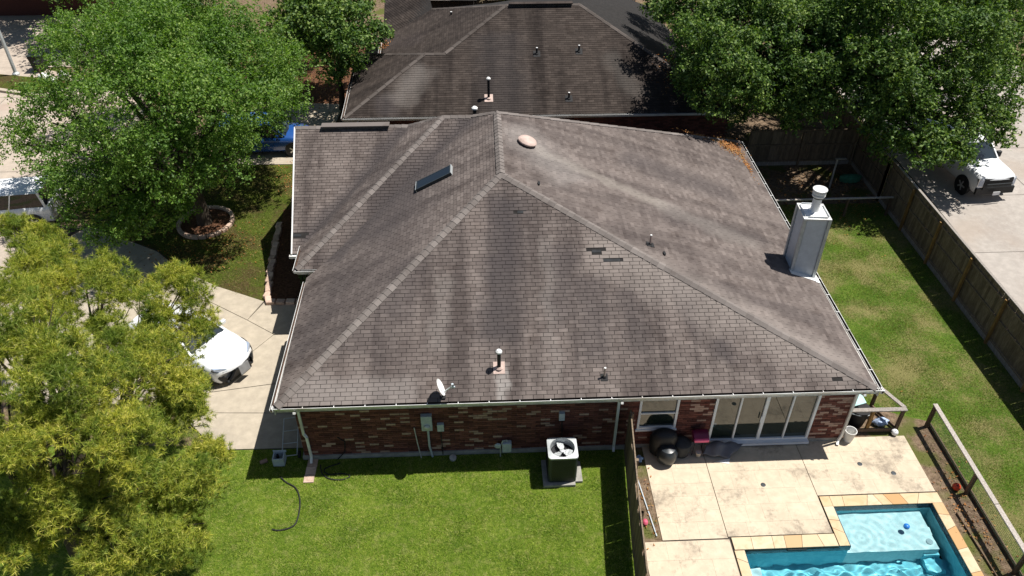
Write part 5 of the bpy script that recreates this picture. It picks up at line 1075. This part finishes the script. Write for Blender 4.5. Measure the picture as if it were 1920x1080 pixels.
def needles(name, parent, lobes, dens, per, ln, wd, mat, seed=1, gap=0, flat=.8, inner=.5, sub=0, **kw):
    r = np.random.default_rng(seed); L = np.array(lobes); tot = (L[:, 3] ** 2).sum()
    if sub:
        ex = []
        for x, y, z, q in lobes:
            for v in unit(r.normal(size=(max(3, int(sub * q)), 3)) + np.array([0, 0, .4])): rr_ = r.uniform(.55, .95); ex.append((x + v[0] * q * rr_, y + v[1] * q * rr_, z + v[2] * q * rr_ * flat, r.uniform(.22, .46)))
        L = np.array(ex)
    wgt = L[:, 3] ** 2; n = int(dens * tot); idx = r.choice(len(L), n, p=wgt / wgt.sum())
    d = unit(r.normal(size=(n, 3)) + np.array([0, 0, .45])); rad = L[idx, 3] * (inner + (1.05 - inner) * r.random(n) ** .6)
    cc = L[idx, :3] + d * rad[:, None] * np.array([1, 1, .75])
    if gap:
        ph = np.sin(cc[:, 0] * 3.1 + 1.7 * np.sin(cc[:, 1] * 2.5)) + np.sin(cc[:, 1] * 3.3 + 1.3 * np.sin(cc[:, 2] * 2.8)) + np.sin(cc[:, 2] * 3.7 + cc[:, 0] * 1.3); keep = ph > -3 + gap * 3; cc = cc[keep]; d = d[keep]; n = len(cc)
    tw = unit(d * .9 + r.normal(size=(n, 3)) * .5 + np.array([0, 0, .3])); t_ = np.linspace(0, 1, per)[None, :, None]
    base = cc[:, None, :] + tw[:, None, :] * t_ * .10; dirs = unit((tw[:, None, :] * .55 + r.normal(size=(n, per, 3)) * .7 + np.array([0, 0, .15])).reshape(-1, 3)); base = base.reshape(-1, 3); m_ = len(base)
    sd = unit(np.cross(dirs, r.normal(size=(m_, 3)))); l_ = ln * (.6 + .7 * r.random((m_, 1))); V = np.stack([base - sd * wd, base + sd * wd, base + dirs * l_ + sd * wd * .25], 1).reshape(-1, 3)
    return nmesh(name, V, np.arange(m_ * 3).reshape(-1, 3), mat, parent, **kw)
def limbs(parent, base, lobes, r0, hfork, mat, seed=3, lean=(0, 0), twigs=3):
    rb = random.Random(seed); b_ = Vector(base); f = b_ + Vector((lean[0], lean[1], hfork)); s = MB()
    s.tube([b_ - Vector((0, 0, .2)), b_ + Vector((lean[0] * .1, lean[1] * .1, .25)), b_ + (f - b_) * .5 + Vector((rb.uniform(-.08, .08), rb.uniform(-.08, .08), 0)), f], [r0 * 1.35, r0 * 1.05, r0 * .9, r0 * .75], 14); obj('trunk', s, mat, parent, smooth=True)
    for lx, ly, lz, lr in lobes:
        c = Vector((lx, ly, lz)); m1 = f.lerp(c, .4) + Vector((rb.uniform(-.3, .3), rb.uniform(-.3, .3), rb.uniform(-.1, .35))); s = MB(); k = r0 * .42 * min(1.2, .5 + lr / 4)
        s.tube([f - Vector((0, 0, .25)), m1, f.lerp(c, .75) + Vector((rb.uniform(-.2, .2), rb.uniform(-.2, .2), .1)), c], [k * 1.3, k, k * .6, k * .25], 8)
        for _ in range(twigs):
            e = c + Vector((rb.gauss(0, 1), rb.gauss(0, 1), rb.uniform(-.2, .9))).normalized() * lr * .85; q = f.lerp(c, rb.uniform(.5, .95)); s.tube([q, q.lerp(e, .5) + Vector((0, 0, rb.uniform(-.15, .2))), e], [k * .4, k * .26, k * .07], 6)
        obj('limb', s, mat, parent, smooth=True)
OAK = [(-13.3, 35.1, 6.2, 3.07), (-16.3, 34.5, 5.5, 2.59), (-10.2, 33.6, 5.8, 2.54), (-17.7, 31.0, 4.2, 1.78), (-12.0, 27.6, 6.4, 2.61), (-9.9, 27.9, 5.7, 2.2), (-8.9, 32.0, 4.6, 1.62), (-15.3, 28.3, 3.8, 1.76), (-11.6, 27.0, 4.6, 1.8), (-9.7, 27.6, 4.2, 1.45), (-13.8, 27.4, 2.8, 1.5), (-12.4, 26.9, 2.7, 1.3), (-18.8, 32.7, 4.5, 1.15), (-9.3, 35.4, 4.8, 1.36), (-16.4, 40.0, 5.0, 2.77), (-17.7, 28.9, 3.6, .85), (-19.4, 38.2, 5.0, 1.31), (-13.6, 31.2, 7.2, 2.6), (-14.3, 26.8, 3.1, 1.35), (-13.3, 26.2, 2.4, 1.1), (-15.2, 27.2, 3.4, 1.2), (-14.3, 26.2, 1.9, .9), (-11.4, 32.0, 6.4, 2.4), (-9.9, 31.0, 3.6, 1.1), (-10.6, 30.2, 3.4, 1.2), (-11.4, 33.6, 4.4, 1.5), (-14.1, 25.9, 2.1, .9), (-15.2, 26.4, 2.5, .9), (-16.9, 28.6, 3.4, .75), (-18.6, 29.6, 4.0, 1.0)]
tree = thing('oak_tree', 'big broad green oak on the front lawn at upper left', 'tree', (-12.05, 29.6, 0))
limbs(tree, (-12.05, 29.6, 0), OAK, .30, 2.2, M['bark'], 3); crown('crown', tree, OAK, 185, 13, .15, .054, M['oak'], gap=.10, inner=.5, seed=2, sub=7)
PINE = [(-14.0, 20.6, 6.0, .35), (-12.9, 19.6, 6.0, .39), (-11.6, 17.2, 6.8, .84), (-11.2, 15.5, 6.6, 1.45), (-9.8, 16.3, 6.4, 1.35), (-8.9, 18.0, 5.0, 1.25), (-8.65, 17.0, 4.5, .9), (-8.8, 12.4, 7.3, 1.3), (-7.85, 13.6, 6.4, 1.0), (-9.3, 11.2, 6.5, 1.25), (-7.8, 11.4, 6.3, 1.1), (-7.0, 11.8, 4.5, .85), (-7.5, 13.2, 5.0, .9), (-7.5, 10.3, 4.6, .75), (-10.2, 10.6, 4.5, .8), (-7.2, 11.2, 3.6, .8), (-12.1, 18.9, 6.0, .5), (-10.3, 13.6, 7.2, 1.45), (-11.6, 12.6, 6.4, 1.35), (-9.0, 14.6, 6.0, 1.2), (-7.6, 14.4, 5.0, .6), (-8.2, 10.9, 5.3, .6), (-6.9, 12.6, 4.2, .6), (-8.9, 10.7, 5.0, .75), (-8.3, 10.2, 4.2, .5)]
tree = thing('pine_tree', 'yellow green pine in the bottom left corner reaching over the driveway', 'tree', (-9.85, 11.1, 0))
limbs(tree, (-9.85, 11.1, 0), PINE, .25, 3.6, M['bark'], 5, (-.1, .6), 6)
needles('crown', tree, PINE, 860, 28, .135, .0062, M['needle'], 3, .30, inner=.3, sub=16)
BL = [(-6.6, 40.0, 5.0, 2.0), (-7.9, 42.6, 5.0, 1.41), (-5.6, 37.6, 4.5, 1.2), (-6.7, 38.0, 4.0, 1.05)]
BL = [(-6.6, 40.2, 4.9, 2.0), (-7.8, 41.8, 5.0, 1.66), (-5.9, 38.2, 4.6, 1.1), (-7.0, 38.8, 3.6, 1.34), (-9.3, 43.0, 4.0, 1.73), (-8.5, 42.5, 3.0, 1.45), (-6.4, 43.5, 5.2, 1.6), (-8.3, 40.0, 5.2, 1.3), (-9.4, 40.8, 4.0, 1.1)]
tree = thing('shade_tree', 'dark glossy tree against the left side of the neighbour roof', 'tree', (-7.4, 40.6, 0)); limbs(tree, (-7.4, 40.6, 0), BL, .17, 1.9, M['bark'], 6); crown('crown', tree, BL, 170, 10, .2, .085, M['dark'], gap=.2, seed=5, sub=6)
BL2 = [(-10.4, 45.6, 1.9, 1.4), (-11.2, 43.4, 1.8, 1.2), (-9.6, 46.8, 2.0, 1.11), (-12.2, 46.0, 1.8, 1.2)]
tree = thing('leafy_shrub', 'loose green shrubs between the oak and the dark glossy tree', 'shrub', (-10.6, 45.2, 0)); limbs(tree, (-10.6, 45.2, 0), BL2, .08, .5, M['bark'], 7); crown('crown', tree, BL2, 140, 10, .2, .07, M['oak'], gap=.25, seed=6, sub=5)
RA = [(12.5, 33.2, 3.6, 1.1), (11.9, 32.8, 4.6, 1.2), (9.6, 33.9, 6.0, 1.35), (10.3, 32.3, 6.0, 1.75), (10.1, 31.6, 4.7, 1.3), (10.2, 37.0, 6.5, 1.9), (11.4, 31.8, 5.0, 1.2), (9.6, 33.9, 4.5, .9), (12.2, 35.4, 6.6, 1.9), (11.6, 39.2, 6.8, 1.9), (12.8, 33.2, 6.0, 1.3), (9.8, 39.8, 6.3, 1.5), (11.6, 43.0, 6.5, 2.0), (11.0, 33.4, 5.6, 1.6), (13.0, 37.0, 6.6, 1.9), (12.6, 34.4, 4.4, 1.3)]
tree = thing('shade_tree', 'dense green tree overhanging the corner between both roofs', 'tree', (12.1, 35.6, 0)); limbs(tree, (12.1, 35.6, 0), RA, .24, 2.3, M['bark'], 8); crown('crown', tree, RA, 200, 12, .16, .07, M['dark'], gap=.12, inner=.5, seed=7, sub=6)
RB = [(14.1, 32.2, 4.1, 1.1), (13.0, 33.8, 4.9, 1.15), (14.7, 31.7, 5.0, 1.75), (14.7, 34.6, 6.3, 2.0), (16.3, 33.2, 5.3, 1.45), (14.6, 38.8, 6.0, 1.7), (13.6, 31.6, 4.0, .95), (15.9, 35.2, 6.4, 1.4), (16.5, 37.5, 6.0, 1.5), (14.4, 42.5, 6.0, 1.9), (16.8, 35.0, 6.4, 1.8), (15.2, 36.6, 6.2, 1.7), (13.6, 34.2, 5.0, 1.5), (15.0, 33.2, 4.6, 1.5)]
tree = thing('shade_tree', 'middle dark green tree over the shaded back fence', 'tree', (15.3, 35.4, 0)); limbs(tree, (15.3, 35.4, 0), RB, .22, 2.1, M['bark'], 9); crown('crown', tree, RB, 200, 12, .16, .07, M['dark'], gap=.12, inner=.5, seed=8, sub=6)
RC = [(17.3, 29.9, 5.4, 1.4), (19.3, 30.8, 5.3, 1.5), (15.9, 30.2, 4.9, 1.0), (23.1, 33.4, 4.9, 1.3), (17.6, 33.0, 7.4, 2.5), (16.6, 30.8, 6.2, 1.75), (17.9, 30.6, 5.6, 1.7), (20.2, 31.6, 6.4, 2.2), (24.3, 36.2, 5.8, 2.2), (21.8, 33.0, 4.8, 1.4), (20.2, 29.9, 3.9, 1.25), (17.9, 29.6, 4.0, 1.2), (21.7, 30.8, 4.0, 1.1), (18.9, 29.4, 3.2, .9), (17.0, 30.2, 4.2, 1.25), (17.2, 29.6, 3.0, .7), (20.2, 29.3, 3.4, 1.2), (21.9, 30.2, 3.6, 1.1), (18.3, 28.9, 3.5, 1.1), (19.7, 29.3, 2.9, .9), (22.6, 30.4, 3.3, .8), (22.6, 31.2, 3.9, 1.1), (23.4, 32.4, 4.3, 1.3), (24.3, 34.6, 4.6, 1.5), (17.9, 36.4, 7.0, 1.9), (22.0, 36.2, 7.2, 2.6), (20.5, 40.0, 7.2, 2.6), (18.0, 42.0, 7.2, 2.4), (24.8, 40.6, 6.2, 2.4), (22.6, 45.6, 6.5, 2.6), (25.8, 37.5, 5.6, 1.7), (27, 41, 5.8, 2.0), (19, 46, 6.4, 2.4), (26, 45, 6, 2.2)]
tree = thing('shade_tree', 'largest spreading tree on the right shading the fence and pickup truck', 'tree', (19.3, 34.8, 0)); limbs(tree, (19.3, 34.8, 0), RC, .32, 2.6, M['bark'], 10); crown('crown', tree, RC, 165, 12, .16, .072, M['dark'], gap=.10, inner=.5, seed=9, sub=6)
TT = [(-23.2, 51.2, 4.6, 2.4), (-20.0, 51.5, 4.8, 2.4), (-24.2, 48.8, 4.2, 1.6), (-17.2, 53.0, 5, 2.6), (-26.5, 53.5, 5, 2.6), (-25.0, 51.0, 5, 1.8), (-28.8, 52.5, 5, 2.2), (-30.5, 55.5, 5, 2.4)]
tree = thing('shade_tree', 'dark tree behind the oak shading the pavement at the top left', 'tree', (-21.5, 51.5, 0)); limbs(tree, (-21.5, 51.5, 0), TT, .2, 2, M['bark'], 11); crown('crown', tree, TT, 100, 9, .25, .10, M['dark'], gap=.15, seed=10, sub=5)
SH = [(-8.1, 30.6, .3, .35), (-8.3, 31.3, .3, .3), (-8.0, 30.0, .25, .25)]
tree = thing('garden_shrub', 'small pale shrub beside the left roof edge', 'shrub', (-8.1, 30.6, 0)); limbs(tree, (-8.1, 30.6, 0), SH, .03, .1, M['bark'], 12, twigs=1); needles('foliage', tree, SH, 700, 10, .16, .008, M['blade2'], 12)
for k, (x, y, r_) in enumerate(((-6.9, 25.2, .3), (-7.1, 26.7, .4), (-6.8, 28.0, .35))):
    tree = thing('bed_plant', ('small dark plant nearest the porch post in the shaded bed', 'middle dark plant in the shaded flower bed', 'dark plant at the far end of the shaded flower bed')[k], 'plant', (x, y, 0), 0, 'plants in the shaded flower bed')
    s = MB(); s.tube([(x, y, 0), (x + .02, y, r_)], [.02, .01], 6); obj('stem', s, M['bark'], tree); crown('foliage', tree, [(x, y, r_, r_)], 500, 8, .06, .035, M['dark'], seed=20 + k)

# ------------------------------------------------------------------ grass and litter
def inpoly(P_, poly):
    x, y = P_[:, 0], P_[:, 1]; c = np.zeros(len(P_), bool); n = len(poly)
    for i in range(n):
        x0, y0 = poly[i]; x1, y1 = poly[(i + 1) % n]
        if y0 == y1: continue
        c ^= ((y0 > y) != (y1 > y)) & (x < (x1 - x0) * (y - y0) / (y1 - y0) + x0)
    return c
def grass(name, polys, dens, h, wd, mat, seed, thin=0, holes=()):
    r = np.random.default_rng(seed); Ps = []
    for poly in polys:
        a = np.array(poly); lo, hi = a.min(0), a.max(0); n = int((hi - lo).prod() * dens); P_ = lo + r.random((n, 2)) * (hi - lo); P_ = P_[inpoly(P_, poly)]
        if thin: ph = np.sin(P_[:, 0] * 1.7 + 1.2 * np.sin(P_[:, 1] * 1.3)) + np.sin(P_[:, 1] * 2.1 + P_[:, 0]) + np.sin(P_[:, 0] * 5 + P_[:, 1] * 4) * .6; P_ = P_[ph > -2.6 + 2.6 * thin * r.random(len(P_)) * 2]
        Ps.append(P_)
    P_ = np.concatenate(Ps)
    for x0, x1, y0, y1 in holes: P_ = P_[~((P_[:, 0] > x0) & (P_[:, 0] < x1) & (P_[:, 1] > y0) & (P_[:, 1] < y1))]
    n = len(P_); patchy = 1 + .45 * np.sin(P_[:, 0] * 2.1 + np.sin(P_[:, 1] * 3)) * np.sin(P_[:, 1] * 2.7)
    B = np.concatenate([P_, np.full((n, 1), -.01)], 1); an = r.random(n) * 6.283; sd = np.stack([np.cos(an), np.sin(an), np.zeros(n)], 1) * wd
    tip = B + np.concatenate([r.normal(size=(n, 2)) * h * .55, np.ones((n, 1)) * h], 1) * (patchy * (.6 + .7 * r.random(n)))[:, None]
    V = np.stack([B - sd, B + sd, tip], 1).reshape(-1, 3); nmesh(name, V, np.arange(n * 3).reshape(-1, 3), mat, None, kind='stuff', label='short mown grass covering the lawn')
grass('lawn_grass', [[(-9.8, 8.5), (3.9, 8.5), (4.0, 12.6), (4.2, 16.15), (-6.8, 16.15), (-6.9, 16.6), (-8.4, 16.6), (-8.7, 16.85), (-10.2, 18.0)]], 2100, .05, .007, M['blade'], 31, 0, ((1.6, 2.9, 14.85, 15.75), (-5.55, -5.15, 15.3, 16.5)))
grass('yard_grass', [[(14.45, 6), (18.15, 6), (18.15, 30), (11.7, 30), (11.7, 18.1), (13.3, 17.5), (14.4, 17)]], 1000, .05, .007, M['blade2'], 32, .35)
grass('front_grass', [[(-9.3, 24.1), (-10.5, 25.2), (-12.2, 26.3), (-13.4, 27.8), (-16.5, 29.7), (-17, 34.2), (-9.1, 34.4), (-8.9, 31), (-9.0, 28), (-8.7, 24.6)]], 420, .06, .010, M['blade2'], 33, .4, ((-13.1, -10.9, 28.4, 30.7),))
grass('verge_weeds', [[(18.45, 10), (18.8, 15), (19.5, 20.6), (20.15, 24), (20.3, 30), (18.45, 30)], [(13.4, 8), (14.1, 8), (14.1, 16.6), (13.5, 17.3), (12.2, 17.5), (13.4, 16.5)], [(4.4, 12.9), (4.8, 12.9), (4.8, 16), (4.6, 16)]], 320, .06, .008, M['blade2'], 34, .9)
def litter(name, spots, dens, size, mat, seed, label):
    r = np.random.default_rng(seed); Ps = []
    for (x, y, z, rx, ry, f) in spots:
        n = int(dens * rx * ry); P_ = r.normal(size=(n, 2)) * .5; X = x + P_[:, 0] * rx; Y = y + P_[:, 1] * ry
        Z = np.full(n, z) if f is None else (f.n.dot(f.o) - f.n.x * X - f.n.y * Y) / f.n.z; Ps.append(np.stack([X, Y, Z + .025 + .03 * r.random(n)], 1))
    P_ = np.concatenate(Ps); n = len(P_); nr = unit(r.normal(size=(n, 3)) * .3 + np.array([0, 0, 1])); a = unit(np.cross(nr, r.normal(size=(n, 3)))); b_ = np.cross(nr, a); sz = size * (.6 + r.random((n, 1)))
    V = np.stack([P_ - a * sz, P_ + b_ * sz * .45, P_ + a * sz, P_ - b_ * sz * .45], 1).reshape(-1, 3); nmesh(name, V, np.arange(n * 4).reshape(-1, 4), mat, None, kind='stuff', label=label)
litter('roof_leaf_litter', [(10.9, 30.2, 0, .55, .8, fR), (10.7, 30.3, 0, .45, .5, fR), (11.2, 29.0, 0, .12, 1.2, fR), (9.6, 30.4, 0, .9, .2, fR)], 1500, .035, M['litter'], 41, 'rust coloured leaf litter caught on the far right corner of the main roof')
litter('neighbour_leaf_litter', [(11.0, 38.5, 0, .6, 1.6, gR), (10.4, 44, 0, .8, 4, gR), (9.8, 36.0, 0, 1.1, 1.2, gN), (-5.0, 42.6, 0, .3, .8, gL)], 500, .035, M['litter'], 42, 'orange leaf litter along the edges of the neighbour roof')
litter('ground_leaf_litter', [(15.5, 31, 0, 4, 3, None), (-8.8, 33.5, 0, 1.2, 2, None), (-9.5, 43, 0, 3, 4, None), (13.9, 12.8, 0, .6, 3.5, None), (4.6, 14.5, 0, .3, 1.6, None), (-11.5, 27.5, 0, 3, 2, None)], 120, .035, M['litter'], 43, 'scattered brown leaves on the soil')
